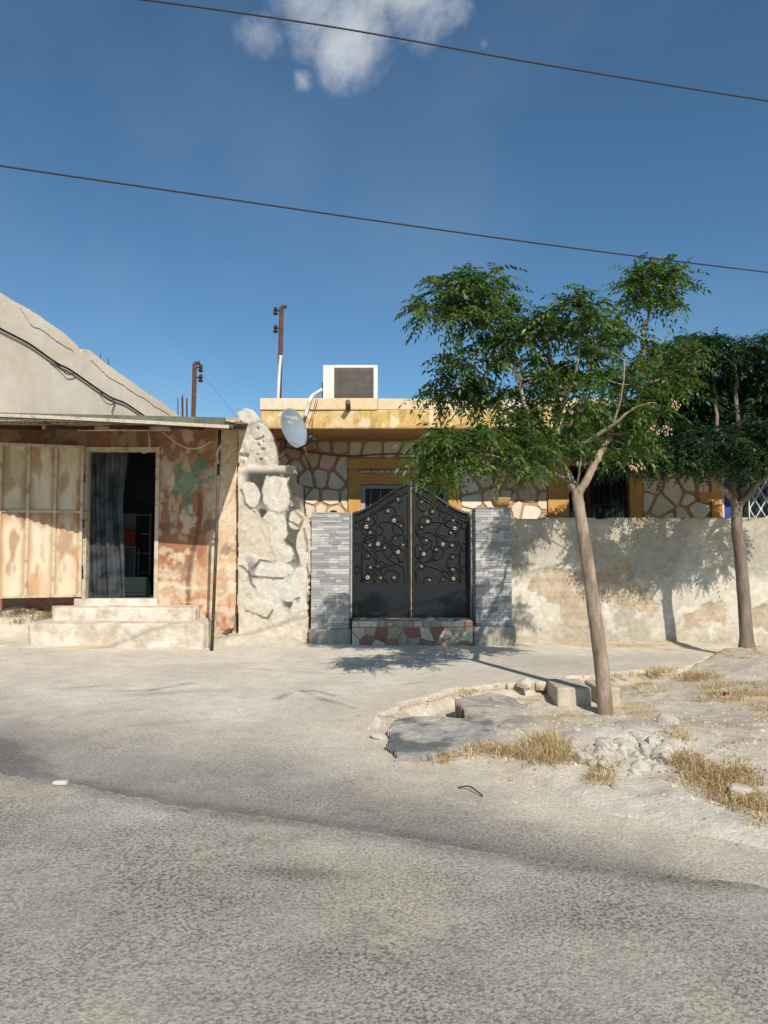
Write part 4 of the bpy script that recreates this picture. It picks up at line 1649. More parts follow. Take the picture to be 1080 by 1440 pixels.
def text_mesh(txt, size, place, name, mat, parent):
    cu = bpy.data.curves.new('lettering_curve', 'FONT')
    cu.body = txt
    cu.size = size
    cu.align_x = 'CENTER'
    tmp = bpy.data.objects.new('lettering_tmp', cu)
    COL.objects.link(tmp)
    dg = bpy.context.evaluated_depsgraph_get()
    me = tmp.evaluated_get(dg).to_mesh()
    vs = [place(v.co.x, v.co.y) for v in me.vertices]
    fs = [tuple(p.vertices) for p in me.polygons]
    tmp.evaluated_get(dg).to_mesh_clear()
    bpy.data.objects.remove(tmp)
    bpy.data.curves.remove(cu)
    n = len(vs)
    return link_mesh(name, [v for v in vs], fs, mat, parent)


def dish_pt(u, v):
    t2 = (u / ra) ** 2 + (v / rb2) ** 2
    return dc + rt * u + upv * v + nrm * (.085 * t2 - .085 + .006)


text_mesh('e-v-sats', .105, lambda u, v: dish_pt(u + .0, v + .185), 'lettering', M['dish_text'], rf)
text_mesh('digital', .06, lambda u, v: dish_pt(u + .0, v + .115), 'lettering', M['dish_text'], rf)
bot = dc - upv * rb2
lnb = P(440, 617, 12.05)
m = MB().tube(catmull([bot - nrm * .02, bot.lerp(lnb, .5) - upv * .03, lnb], 5), .014, n=6)
m.build('feed_arm', M['dark'], dish, True)
d_ = (dc - lnb).normalized()
lo = MB().tube([lnb - d_ * .09, lnb + d_ * .05], .035, n=10)
lo.build('receiver_head', M['dark'], dish, True)
MB().ball(lnb + d_ * .055, .034, .034, .034).build('receiver_cap', M['white_metal'], dish, True)
m = MB()
bk = dc - nrm * .13
m.tube([bk, bk + Vector((-.05, .1, -.10)), P(398, 640, 12.5), P(386, 650, 12.35)], .024, n=8)
m.tube([P(427, 626, 12.55), P(431, 640, 12.6), P(437, 660, 12.7)], .022, n=8)
m.build('bracket', M['rust'], dish, True)

# ------------------------------------------------------------------ gate pillars, gate, threshold
YP = 12.05
greys = [lin(152, 150, 147), lin(170, 167, 162), lin(180, 176, 170), lin(143, 142, 141), lin(163, 160, 155), lin(188, 184, 177)]


def pillar(px0, px1, pytop, pybase, pyfoot, label, seed, plw):
    r = random.Random(seed)
    x0, x1 = X_at(px0, YP), X_at(px1, YP)
    zt, zb_, zf = Z_at(pytop, YP), Z_at(pybase, YP), Z_at(pyfoot, YP)
    t = thing('gate_pillar', ((x0 + x1) / 2, YP + .25, gz((x0 + x1) / 2, 11.9)), label, 'pillar', 'pillars either side of the gate')
    MB().box(x0 + .012, x1 - .012, YP + .012, YP + .5, -.05, zt - .02).build('core', M['concrete'], t)
    m = MB()
    z = zb_
    while z < zt - .01:
        h = min(.044, zt - z)
        x = x0
        while x < x1 - .01:
            w = min(r.choice((.09, .14, .2, .26)), x1 - x)
            if x1 - x - w < .06:
                w = x1 - x
            c = r.choice(greys)
            k = r.uniform(.9, 1.08)
            m.box(x, x + w - .002, YP - r.uniform(.0, .016), YP + .011, z, z + h - .0025, col=[q * k for q in c], jit=.0008)
            x += w
        # side faces
        for (xa, xb) in ((x0 - .0, x0 + .011), (x1 - .011, x1)):
            y = YP + .012
            while y < YP + .5:
                w = min(r.choice((.14, .2, .26)), YP + .5 - y)
                if YP + .5 - y - w < .06:
                    w = YP + .5 - y
                c = r.choice(greys)
                e = r.uniform(0, .008)
                m.box(xa - (e if xa < (x0 + x1) / 2 - .1 else 0), xb + (e if xa > (x0 + x1) / 2 - .1 else 0), y, y + w - .002, z, z + h - .0025, col=c, jit=.0008)
                y += w
        z += .044
    m.build('tile_cladding', M['tile'], t, cols=True)
    rough_slab('plinth', [(x0 - plw, YP - .10), (x1 + plw, YP - .10), (x1 + plw * .8, YP + .52), (x0 - plw * .8, YP + .52)], -.08, zb_ - .004, M['concrete'], t, .014, seed)
    MB().box(x0 + .004, x1 - .004, YP - .004, YP + .5, zt + .001, zt + .018, bev=.006).build('cap', M['concrete'], t)
    return x0, x1, zt


l0, l1, lzt = pillar(438, 491, 722, 884, 906, 'grey split-face tiled pillar between the rubble wall and the black gate', 61, .03)
r0, r1, rzt = pillar(669, 719, 715, 880, 906, 'grey split-face tiled pillar right of the gate with a clay bowl on top', 67, .05)
m = MB()
m.tube([P(468, 721, 12.25), P(472, 721, 12.25)], .03, n=8)
m.ball(P(469, 719.5, 12.2), .06, .05, .025)
tag(m.build('stone_chip', M['dark']), 'small dark stone chip lying on top of the left tiled pillar', 'stone')

YG = 12.45
gx0, gx1 = l1 + .035, r0 - .055
gxc = X_at(578, YG)
gzb = Z_at(868, YG)


def gate_top(x):
    """height of the ogee-shaped top edge"""
    if x < gxc:
        t = (x - gx0) / (gxc - gx0)
    else:
        t = (gx1 - x) / (gx1 - gxc)
    t = max(0, min(1, t))
    zs0, zs1 = Z_at(723, YG), Z_at(681, YG)
    return zs0 + (zs1 - zs0) * (t * t * (3 - 2 * t) * .75 + .25 * t ** 1.4)


gate = thing('double_gate', (gxc, YG, gzb), 'black ornamental double gate with gilt flowers and an ogee top edge', 'gate')


def g_px(zx, zy):
    """zoom-sheet pixel -> gate coordinates"""
    p = P(480 + zx / 5.4, 670 + zy / 5.4, YG)
    return p.x, p.z


FL = [(430, 175, 0), (355, 262, 0), (205, 325, 0), (400, 335, 1), (190, 383, 1), (220, 425, 0), (455, 375, 2), (218, 520, 0), (278, 513, 1), (330, 540, 2), (468, 520, 2),
      (430, 575, 1), (410, 470, 3), (205, 605, 3), (222, 690, 0), (282, 680, 3), (200, 768, 1), (300, 768, 0), (400, 768, 0)]
FR = [(612, 193, 0), (692, 268, 0), (655, 343, 1), (850, 335, 0), (860, 395, 1), (832, 428, 0), (610, 385, 2), (645, 485, 0), (770, 515, 1), (842, 522, 0), (598, 550, 3), (722, 555, 0),
      (625, 590, 1), (845, 612, 2), (608, 682, 0), (845, 705, 0), (670, 785, 0), (850, 775, 1), (770, 785, 3)]


def mk_rosette(star):
    m = MB()
    if star:
        for k in range(5):
            a = 2 * math.pi * k / 5 + .3
            b = a + .35
            c0, s0 = math.cos(a), math.sin(a)
            vs = [(0, 0, 0), (.014 * math.cos(a - .7), -.014, .014 * math.sin(a - .7)), (.036 * c0, -.006, .036 * s0), (.014 * math.cos(a + .7), -.014, .014 * math.sin(a + .7)),
                  (.014 * c0, -.004, .014 * s0)]
            m.add(vs, [(0, 1, 4), (0, 4, 3), (1, 2, 4), (4, 2, 3)])
        m.ball((0, -.012, 0), .008, .008, .008, 8, 6)
    else:
        pts = [(.025 * math.cos(2 * math.pi * k / 16), -.008, .025 * math.sin(2 * math.pi * k / 16)) for k in range(17)]
        m.tube(pts, .011, n=7, cap=False)
    return m


ros = {}
for leafi, (xa, xb, fl) in enumerate(((gx0, gxc - .012, FL), (gxc + .012, gx1, FR))):
    n = 40
    xs = [xa + (xb - xa) * i / n for i in range(n + 1)]
    front = [(x, YG, gzb) for x in (xa, xb)] + [(x, YG, gate_top(x)) for x in reversed(xs)]
    m = MB()
    m.prism(front, [(x, y + .012, z) for x, y, z in front])
    lf = m.build('gate_leaf', M['black'], gate)
    # perimeter frame
    m = MB()
    zk = Z_at(821, YG)
    m.box(xa, xa + .04, YG - .03, YG + .03, gzb, gate_top(xa) - .0)
    m.box(xb - .04, xb, YG - .03, YG + .03, gzb, gate_top(xb) - .0)
    m.box(xa + .041, xb - .041, YG - .028, YG + .028, gzb + .002, gzb + .04)
    m.box(xa + .041, xb - .041, YG - .022, YG - .001, zk, zk + .022)
    m.tube([(x, YG - .01, gate_top(x) + .006) for x in xs], .024, n=8)
    m.tube([(x, YG - .012, gate_top(x) - .12) for x in xs[2:-2]], .012, n=6)
    for i in range(2, n - 1, 2):
        x = xs[i]
        m.tube([(x, YG - .014, gate_top(x) - .115), (x + (.02 if leafi == 0 else -.02), YG - .014, gate_top(x) - .01)], .010, n=5)
        m.ball((x, YG - .012, gate_top(x) + .032), .013, .013, .016, 6, 4)
    m.build('leaf_frame', M['black'], lf)
    MB().box(xa + .042, xb - .042, YG - .014, YG - .001, gzb + .041, zk - .001).build('kick_plate', M['kick'], lf)
    # scrolls
    m = MB()
    rr = random.Random(80 + leafi)
    pts2 = [g_px(a, b) for a, b, _ in fl]
    mirror = 1 if leafi == 0 else -1
    if leafi == 0:
        stems = [[(150, 800), (262, 640), (160, 500), (320, 420), (240, 300), (330, 235), (470, 130)], [(350, 805), (300, 700), (440, 640), (360, 500), (470, 420), (380, 345), (250, 350)],
                 [(480, 790), (470, 690), (360, 620), (320, 560), (330, 440)]]
    else:
        stems = [[(905, 800), (800, 660), (880, 520), (720, 430), (800, 300), (720, 235), (575, 140)], [(740, 815), (770, 720), (600, 640), (690, 500), (580, 420), (680, 345), (800, 350)],
                 [(570, 800), (580, 700), (690, 625), (730, 560), (720, 440)]]
    sk = []
    for sm in stems:
        c_ = catmull([Vector((g_px(*q)[0], YG - .014, g_px(*q)[1])) for q in sm], 8)
        c_ = [q for q in c_ if xa + .05 < q.x < xb - .05 and q.z < gate_top(q.x) - .13]
        m.tube(c_, .0115, n=6)
        sk += c_
    for i, (x, z) in enumerate(pts2):
        best = min(sk, key=lambda q: abs(math.hypot(q.x - x, q.z - z) - .17))
        d0 = min(.24, math.hypot(best.x - x, best.z - z))
        a0 = math.atan2(best.z - z, best.x - x)
        sg = 1 if i % 2 else -1
        sp = []
        for k in range(34):
            t = k / 33
            q = d0 * (1 - t) ** 1.15 * (1 - .35 * math.sin(math.pi * t)) + .012
            a = a0 + sg * (t ** .8) * 7.2
            u, w = x + q * math.cos(a), z + q * math.sin(a)
            sp.append((u, w))
        for k in range(len(sp)):
            u, w = sp[k]
            u = x + (u - x) * min(1, max(.2, (x - xa - .03) / d0) if u < x else max(.2, (xb - .03 - x) / d0))
            w = min(w, gate_top(u) - .035)
            sp[k] = (u, max(w, zk + .012))
        clean = [sp[0]]
        for q in sp[1:]:
            if math.hypot(q[0] - clean[-1][0], q[1] - clean[-1][1]) > .006:
                clean.append(q)
        m.tube([(u, YG - .015, w) for u, w in clean], .0105, n=6)
    # C-scrolls along the hinge side
    for z in (zk + .25, zk + .62, zk + 1.0):
        xh = xa + .09 if leafi == 0 else xb - .09
        cs = [(xh + mirror * .035 * math.cos(a), YG - .014, z + .075 * math.sin(a)) for a in [(-2.6 + 5.2 * k / 16) for k in range(17)]]
        m.tube(cs, .010, n=6)
        m.ball((cs[0][0], YG - .014, cs[0][2]), .016, .012, .016, 6, 4)
        m.ball((cs[-1][0], YG - .014, cs[-1][2]), .016, .012, .016, 6, 4)
    xh = xa + .16 if leafi == 0 else xb - .16
    m.tube([(xh, YG - .012, zk + .02), (xh, YG - .012, gate_top(xh) - .13)], .009, n=6)
    m.build('scrollwork', M['black'], lf, True)
    for (a, b, kind) in fl:
        x, z = g_px(a, b)
        star = kind in (0, 2, 3)
        if star not in ros:
            o = mk_rosette(star).build('flower', M['gold'], None, not star)
            o.data.transform(__import__('mathutils').Matrix.Translation(o.location))
            o.parent = lf
            ros[star] = o
        else:
            o = ros[star].copy()
            COL.objects.link(o)
            o.parent = lf
        o.location = Vector((x, YG - .024, z)) - origin(lf)
        s = {0: .85, 1: .9, 2: .7, 3: .45}[kind] * random.Random(a + b).uniform(.85, 1.1)
        o.scale = (s, s, s)
        o.rotation_euler = (0, random.Random(a).uniform(0, 6), 0)
MB().box(gxc - .011, gxc + .011, YG - .05, YG + .03, gzb - .01, gate_top(gxc) + .05, bev=.004).build('meeting_strip', M['brass'], gate)
MB().box(gx0 - .03, gx0 - .002, YG - .03, YG + .04, gzb - .02, Z_at(722, YG), bev=.004).build('gate_post', M['frame_grey'], gate)
MB().box(gx1 + .002, gx1 + .03, YG - .03, YG + .04, gzb - .02, Z_at(718, YG), bev=.004).build('gate_post', M['frame_grey'], gate)

thr = thing('gate_threshold', (gxc, 12.1, .1), 'raised threshold under the gate faced with red and cream broken marble', 'step')
tx0, tx1 = l1 + .034 - .09, r0 + .06
YT = 11.93
tz1 = gzb - .012
MB().box(l1 + .055, r0 - .07, YT + .0, YG + .2, -.05, tz1, bev=.01).build('core', M['concrete'], thr)
m = MB()
reds = [lin(150, 104, 86), lin(158, 118, 98), lin(200, 184, 160), lin(172, 150, 130), lin(206, 190, 166), lin(140, 96, 80), lin(164, 132, 110)]


def put_thr(u, v, n):
    return Vector((u, YT - .002 - n, v))


r_ = random.Random(14)
zm = Z_at(882, YT)
crazy(m, l1 + .055, r0 - .07, .03, zm, .20, .014, put_thr, reds, r_, .02, chop=0)
crazy(m, l1 + .055, r0 - .07, zm + .006, tz1 - .002, .15, .012, put_thr, reds[1:5], r_, .016, chop=0)
m.build('marble_pieces', M['stone'], thr, cols=True)

# clay bowl on the right pillar
bc = Vector((X_at(705, 12.22), 12.24, rzt + .019))
prof = [(.0, .0), (.085, .0), (.13, .03), (.155, .09), (.160, .145), (.168, .165), (.150, .168), (.142, .14), (.135, .09), (.10, .03), (.0, .02)]
vs, fs = [], []
for (r, z) in prof:
    for k in range(20):
        a = 2 * math.pi * k / 20
        vs.append((bc.x + r * math.cos(a), bc.y + r * math.sin(a), bc.z + z))
for j in range(len(prof) - 1):
    for k in range(20):
        k2 = (k + 1) % 20
        fs.append((j * 20 + k, j * 20 + k2, (j + 1) * 20 + k2, (j + 1) * 20 + k))
tag(link_mesh('clay_bowl', vs, fs, M['clay'], None, True), 'round tan clay bowl standing on the right tiled pillar', 'bowl')

# ------------------------------------------------------------------ boundary wall on the right
YB = 12.40
BARE = [[(748, 805), (775, 800), (830, 802), (858, 800), (872, 790), (884, 793), (885, 806), (882, 822), (900, 826), (915, 838), (930, 850), (915, 868), (895, 860), (860, 852), (840, 850),
         (838, 880), (822, 892), (795, 884), (788, 850), (760, 840), (745, 830)],
        [(960, 868), (985, 852), (1010, 846), (1025, 856), (1020, 874), (1000, 880), (975, 884), (958, 890)],
        [(1080, 850), (1060, 856), (1055, 880), (1100, 890)]]
BLOCKS = [(748, 805, 840, 842), (742, 842, 795, 884), (795, 842, 850, 884), (840, 805, 920, 850), (850, 850, 940, 890)]


def bw_fields(x, z, px, py):
    n = fbm(x * 5, z * 5, 501, 4)
    sd = np.full_like(px, 1e9)
    for b in BARE:
        sd = np.minimum(sd, poly_sd(px, py, b))
    return sd + 16 * (n - .5) + 9 * (fbm(x * 14, z * 14, 502, 3) - .5), n


def bw_disp(x, z, px, py):
    sd, n = bw_fields(x, z, px, py)
    d = .016 * sstep(-1.2, 1.2, sd)
    joint = np.zeros_like(px)
    for (a, b, c, e) in BLOCKS:
        dd = np.minimum(np.minimum(np.abs(px - a), np.abs(px - c)) + 99 * ((py < b) | (py > e)), np.minimum(np.abs(py - b), np.abs(py - e)) + 99 * ((px < a) | (px > c)))
        joint = np.maximum(joint, sstep(1.6, .3, dd))
    d = d - .012 * joint * (sd < 0)
    return d + .03 * (fbm(x * 1.5, z * 1.5, 505, 3) - .5) + .010 * (fbm(x * 12, z * 12, 507, 3) - .5)


def bw_col(x, z, px, py):
    sd, n = bw_fields(x, z, px, py)
    n1 = fbm(x * 1.1, z * 1.1, 511, 4)
    n2 = fbm(x * 3.2, z * 1.2, 513, 4)
    n3 = fbm(x * 9, z * 9, 515, 3)
    c = np.tile(L3(204, 195, 177), (len(x), 1))
    c = blendc(c, sstep(.4, .65, n1) * .8, L3(164, 157, 143))
    c = blendc(c, sstep(.5, .68, n2) * sstep(830, 735, py) * .45, L3(170, 152, 124))
    c = blendc(c, sstep(745, 722, py + 18 * (n2 - .5)) * .35, L3(156, 140, 116))
    c = blendc(c, sstep(.58, .68, fbm(x * 4, z * 4, 517, 4)) * sstep(780, 840, py) * .7, L3(220, 212, 198))
    bare = sstep(1.0, -1.0, sd)
    c = blendc(c, bare * .9, L3(176, 158, 134))
    c = blendc(c, bare * sstep(.48, .62, n) * .55, L3(206, 188, 160))
    c = blendc(c, bare * sstep(.55, .68, n3) * .5, L3(150, 128, 104))
    c = blendc(c, np.exp(-((sd - .8) / 1.6) ** 2) * .35 * sstep(.4, .6, n3), L3(140, 116, 90))
    c = blendc(c, sstep(868, 900, py + 26 * (n - .5)) * .5, L3(176, 160, 136))
    c = blendc(c, sstep(.0, .16, .16 - np.abs(fbm(x * 1.4, z * 1.4, 519, 3) - .52) * 6) * .3, L3(150, 138, 120))
    return c * (.93 + .14 * n3)[:, None]


bx0 = r1 + .003
bw = facade('boundary_wall', bx0, 9.6, -.05, Z_at(726, YB), YB, .022, bw_col, M['painted'], None, bw_disp,
            lambda x, z, px, py: z < Z_at(726, YB) - .03 * fbm(x * 3, z * 0, 521, 3) + .0, thick=.2)
tag(bw, 'low grey rendered boundary wall with peeling patches running right of the gate', 'wall')

# ------------------------------------------------------------------ beige house at the far left, poles, starter bars
bh = thing('beige_house', (-10, 20, .3), 'tall plain beige plastered house whose long side wall rises behind the shop', 'house')
BX0, BK = -7.27, .394                      # the side wall runs back along x = BX0 + BK * (y - 14)


def BW(px, py, off=0.0):
    d = ray(px, py)
    k = (BX0 + off - BK * 14) / (d.x - BK * d.y)
    return Vector((d.x * k, d.y * k, EYE + d.z * k))


top_px = [(-120, 340), (-60, 376), (0, 411), (20, 424), (40, 434), (62, 449), (84, 464), (104, 480), (110, 487), (113, 497), (117, 491), (124, 491), (150, 512), (180, 533), (205, 551), (230, 567), (249, 583), (262, 592)]
fine_p = []
for i in range(len(top_px) - 1):
    a, b = top_px[i], top_px[i + 1]
    k = max(1, int(abs(b[0] - a[0]) / 3))
    for j in range(k):
        t = j / k
        u = a[0] + (b[0] - a[0]) * t
        fine_p.append(BW(u, a[1] + (b[1] - a[1]) * t + 3.0 * (float(fbm(np.array([u * .09]), np.array([.5]), 601, 4)[0]) - .5)))
fine_p.append(BW(*top_px[-1]))
e0, e1 = fine_p[0], fine_p[-1]
loop = fine_p + [Vector((e1.x, e1.y, 0)), Vector((e0.x, e0.y, 0))]
MB().prism(loop, [q + Vector((-.3, .12, 0)) for q in loop]).build('side_wall', M['plaster'], bh)
m = MB()
m.box(-15, e0.x - .35, e0.y + .05, e0.y + .3, 0, 5.0)
m.box(-15, e1.x - .32, e1.y - .2, e1.y + .05, 0, 4.6)
m.box(-15.3, -15.001, e0.y, e1.y, 0, 5.0)
m.build('other_walls', M['plaster'], bh)
MB().prism([(-15, e0.y + .31, 4.2), (e0.x - .3, e0.y + .31, 4.2), (e1.x - .36, e1.y - .21, 4.2), (-15, e1.y - .21, 4.2)],
           [(-15, e0.y + .31, 4.4), (e0.x - .3, e0.y + .31, 4.4), (e1.x - .36, e1.y - .21, 4.4), (-15, e1.y - .21, 4.4)]).build('roof', M['concrete'], bh)
def band(pts_up, pts_lo):
    up_ = [BW(a, b, .02) for a, b in pts_up]
    lo_ = [BW(a, b + 5 * (float(fbm(np.array([a * .12]), np.array([3.5]), 603, 3)[0]) - .5), .02) for a, b in pts_lo]
    lp_ = up_ + lo_[::-1]
    MB().prism(lp_, [q - Vector((.03, -.012, 0)) for q in lp_]).build('parapet_band', M['plaster'], bh)
xs_ = list(range(28, 106, 3))
band([(q, np.interp(q, (0, 40, 84, 104), (415, 439, 470, 486))) for q in xs_], [(q, np.interp(q, (28, 44, 60, 112), (432, 457, 465, 500))) for q in xs_])
xs_ = list(range(128, 240, 3))
band([(q, np.interp(q, (124, 150, 205, 249), (497, 517, 555, 586))) for q in xs_], [(q, np.interp(q, (124, 150, 205, 249), (502, 527, 562, 590))) for q in xs_])
for (px, p0, p1) in ((141, 515, 497), (152, 522, 503), (146, 520, 508)):
    a = BW(px, p0, -.15)
    b = BW(px + .5, p1, -.15)
    MB().tube([a, Vector((a.x, a.y, b.z))], .010, n=5).build('rebar', M['rust'], bh)
cab = [BW(px, py, .05) for (px, py) in ((-60, 428), (0, 462), (40, 483), (70, 504), (84, 513), (100, 521), (140, 549), (158, 560), (176, 567), (200, 583), (225, 600))]
m = MB().tube(catmull(cab, 5), .022, n=6)
m.tube(catmull([BW(px, py, .07) for (px, py) in ((70, 504), (84, 516), (94, 526), (102, 526), (106, 524))], 5), .012, n=5)
m.tube(catmull([BW(px, py, .07) for (px, py) in ((140, 549), (148, 559), (156, 563), (162, 560), (160, 570), (157, 580))], 5), .010, n=5)
tag(m.build('wall_cable', M['cable_black'], None, True), 'thick dark cable bundle running down along the beige house wall', 'cable')


def utility_pole(px, ptop, lean, Y, r, label, side, ins, conduit):
    a = P(px, ptop, Y)
    zb_ = float(gp(a.x, Y)) - .1
    t = thing('utility_pole', (a.x, Y, zb_), label, 'pole', 'steel utility poles beyond the roofs')
    MB().tube([(a.x - lean, Y, zb_), (a.x, Y, a.z)], r, n=8).build('shaft', M['rust'], t, True)
    for py in ins:
        p = P(px, py, Y)
        m = MB()
        m.tube([(p.x, Y, p.z), (p.x + side * r * 3.2, Y - .02, p.z)], r * .35, n=6)
        m.ball((p.x + side * r * 2.6, Y - .02, p.z + .02), r * .9, r * .9, r * 1.2)
        m.ball((p.x + side * r * 2.6, Y - .02, p.z - r * 1.4), r * 1.1, r * 1.1, r * .7)
        m.build('insulator', M['dark'], t, True)
    m = MB().tube([(a.x, Y, a.z), (a.x + r * 2.2, Y, a.z + .02)], r * .8, n=6)
    m.build('top_bracket', M['rust'], t, True)
    if conduit:
        m = MB().tube(catmull([P(395, 500, Y - .15), P(393, 520, Y - .15), P(391, 560, Y - .15), P(390, 600, Y - .15)], 4), .04, n=6)
        m.build('conduit', M['white_metal'], t, True)
    return t


utility_pole(396, 432, .14, 17.5, .055, 'tall rusty steel pole with two insulators rising behind the satellite dish', -1, (437, 462), True)
utility_pole(274, 511, .12, 27.0, .085, 'distant rusty steel pole with two insulators beside starter bars above the canopy', 1, (517, 531), False)
m = MB()
cxx = X_at(258, 25)
m.box(cxx - .2, cxx + .2, 24.8, 25.2, 0, 5.9)
cb = thing('concrete_column', (cxx, 25, .3), 'unfinished concrete column with bent starter bars beyond the shop roof', 'column')
m.build('shaft', M['concrete'], cb)
for k, (px, pt_) in enumerate(((252, 560), (255.5, 557), (259, 556), (262, 559), (265, 561))):
    b = P(px, 590, 25)
    t_ = P(px - 1, pt_, 25)
    MB().tube([(b.x, 25 + (k % 2) * .2 - .1, 5.7), (t_.x, 25 + (k % 2) * .2 - .1, t_.z)], .018, n=5).build('rebar', M['rust'], cb)

# overhead wires


def overhead(pts, r, label):
    m = MB().tube(catmull([P(*p) for p in pts], 8), r, n=6)
    tag(m.build('overhead_wire', M['wire'], None, True), label, 'wire', 'wires across the sky')


overhead([(-250, 193, 5.0), (0, 233, 5.6), (300, 277, 6.3), (540, 312, 6.9), (800, 348, 7.6), (1080, 383, 8.4), (1400, 420, 9.4)], .0075,
         'lower of the two dark wires crossing the sky, passing over the tree top')
overhead([(-200, -50, 6.4), (205, 0, 7.2), (480, 40, 7.8), (760, 90, 8.5), (1080, 142, 9.4), (1400, 190, 10.4)], .0095,
         'upper of the two dark wires crossing the sky, running below the cloud')
overhead([(278, 519, 26.9), (320, 570, 24), (352, 620, 21)], .004, 'faint thin wire slanting down from the distant pole')
bpy.data.objects['overhead_wire.002']['group'] = 'wires from the distant pole'

# ------------------------------------------------------------------ ground objects: broken slabs, kerb blocks, rubble


def crust(name, pts_px, zs, thick, col, label, seed):
    """broken plate of asphalt: outline given on the ground, tilted by per-corner heights"""
    base = np.array([(*g_flat(px, py, z), z) for (px, py), z in zip(pts_px, zs)])
    A = np.c_[base[:, :2], np.ones(len(base))]
    pl, *_ = np.linalg.lstsq(A, base[:, 2], rcond=None)
    poly = [tuple(q) for q in base[:, :2]]

    def zf(X, Y):
        edge = np.clip(-poly_sd(X, Y, poly) / .10, 0, 1)
        n = fbm(X * 4, Y * 4, seed, 4) - .5
        return pl[0] * X + pl[1] * Y + pl[2] + .022 * n + .012 * (fbm(X * 18, Y * 18, seed + 3, 3) - .5) - .014 * (1 - edge) ** 3 * (.4 + 1.2 * fbm(X * 6, Y * 6, seed + 4, 3)) \
            - .02 * sstep(.02, 0, np.abs(fbm(X * 1.7, Y * 1.7, seed + 6, 3) - .5))

    def cf(x, y):
        w = sstep(.44, .56, fbm(x * 3.0, y * 5, seed + 11, 5))
        c = blendc(np.tile(np.array(col[0]), (len(x), 1)), w, col[1])
        c = blendc(c, sstep(.03, 0, np.abs(fbm(x * 1.7, y * 1.7, seed + 6, 3) - .5)) * .5, np.array(col[1]) * .6)
        c = blendc(c, sstep(.55, .7, fbm(x * 5, y * 5, seed + 15, 4)) * .6, L3(196, 184, 164))
        return c * (.85 + .3 * fbm(x * 30, y * 30, seed + 17, 2))[:, None]

    x0, y0 = base[:, 0].min() - .05, base[:, 1].min() - .05
    x1, y1 = base[:, 0].max() + .05, base[:, 1].max() + .05
    o = sheet(name, np.arange(x0, x1, .016), np.arange(y0, y1, .016), zf, M['slab'], cf,
              lambda X, Y: poly_sd(X, Y, poly) + .09 * (fbm(X * 7, Y * 7, seed + 21, 4) - .5) < 0, thick)
    o.data.polygons.foreach_set('use_smooth', [False] * len(o.data.polygons))
    return tag(o, label, 'slab')


crust('broken_slab', [(548, 1016), (582, 1003), (640, 1005), (690, 1010), (703, 1046), (660, 1050), (605, 1058), (556, 1064), (546, 1046)],
      [.12, .17, .18, .17, .11, .105, .10, .09, .09], .18, (lin(160, 155, 146), lin(108, 107, 104)), 'dark grey broken asphalt slab tilted at the edge of the dirt verge', 5)
crust('broken_slab', [(640, 984), (690, 973), (728, 980), (752, 1012), (748, 1034), (722, 1040), (706, 1036), (696, 1012), (662, 1004)],
      [.11, .10, .10, .09, .085, .08, .085, .13, .14], .18, (lin(176, 165, 150), lin(156, 146, 132)), 'paler broken slab lying just right of the dark one', 8)


def kerb_block(px, py, w, d, h, rz, label):
    p = G(px, py)
    m = MB().box(-w / 2, w / 2, 0, d, 0, h, bev=.012, jit=.004)
    ca, sa = math.cos(rz), math.sin(rz)
    m.v = [(p.x + x * ca - y * sa, p.y + x * sa + y * ca, p.z - .02 + z) for x, y, z in m.v]
    return tag(m.build('kerb_block', M['block']), label, 'kerb block', 'concrete blocks by the tree')


kerb_block(808, 993, .37, .60, .21, math.radians(-1), 'pale concrete kerb block crossed by the trunk shadow, left of the leaning trunk')
kerb_block(858, 992, .24, .50, .20, math.radians(3), 'narrower pale concrete kerb block half hidden behind the leaning trunk')


def rock_mesh(name, seed):
    import bmesh
    b = bmesh.new()
    bmesh.ops.create_icosphere(b, subdivisions=3, radius=1.0)
    r = random.Random(seed)
    planes = [(Vector((r.gauss(0, 1), r.gauss(0, 1), r.gauss(0, 1))).normalized(), r.uniform(.55, .85)) for _ in range(14)]
    for v in b.verts:
        p = v.co.copy()
        for nrm_, d in planes:
            k = p.dot(nrm_)
            if k > d:
                p -= nrm_ * (k - d) * .92
        p *= 1 + .10 * (float(fbm(np.array([p.x * 3 + seed]), np.array([p.y * 3 + p.z * 2]), seed, 3)[0]) - .5)
        v.co = (p.x, p.y * .9, p.z * .7)
    me = bpy.data.meshes.new(name)
    b.to_mesh(me)
    b.free()
    me.materials.append(M['rock'])
    return me


rocks = [rock_mesh('limestone_lump', s) for s in range(7)]
rr = random.Random(99)
proto = None


def put_rock(px, py, s, label, group, sink=.35):
    p = G(px, py)
    o = bpy.data.objects.new('limestone_lump', rr.choice(rocks))
    COL.objects.link(o)
    o.location = (p.x, p.y, p.z + s * (.7 - sink) * .7)
    o.rotation_euler = (rr.uniform(-.5, .5), rr.uniform(-.5, .5), rr.uniform(0, 6.28))
    o.scale = (s * rr.uniform(.8, 1.3), s * rr.uniform(.8, 1.2), s * rr.uniform(.7, 1.1))
    return tag(o, label, 'stone', group)


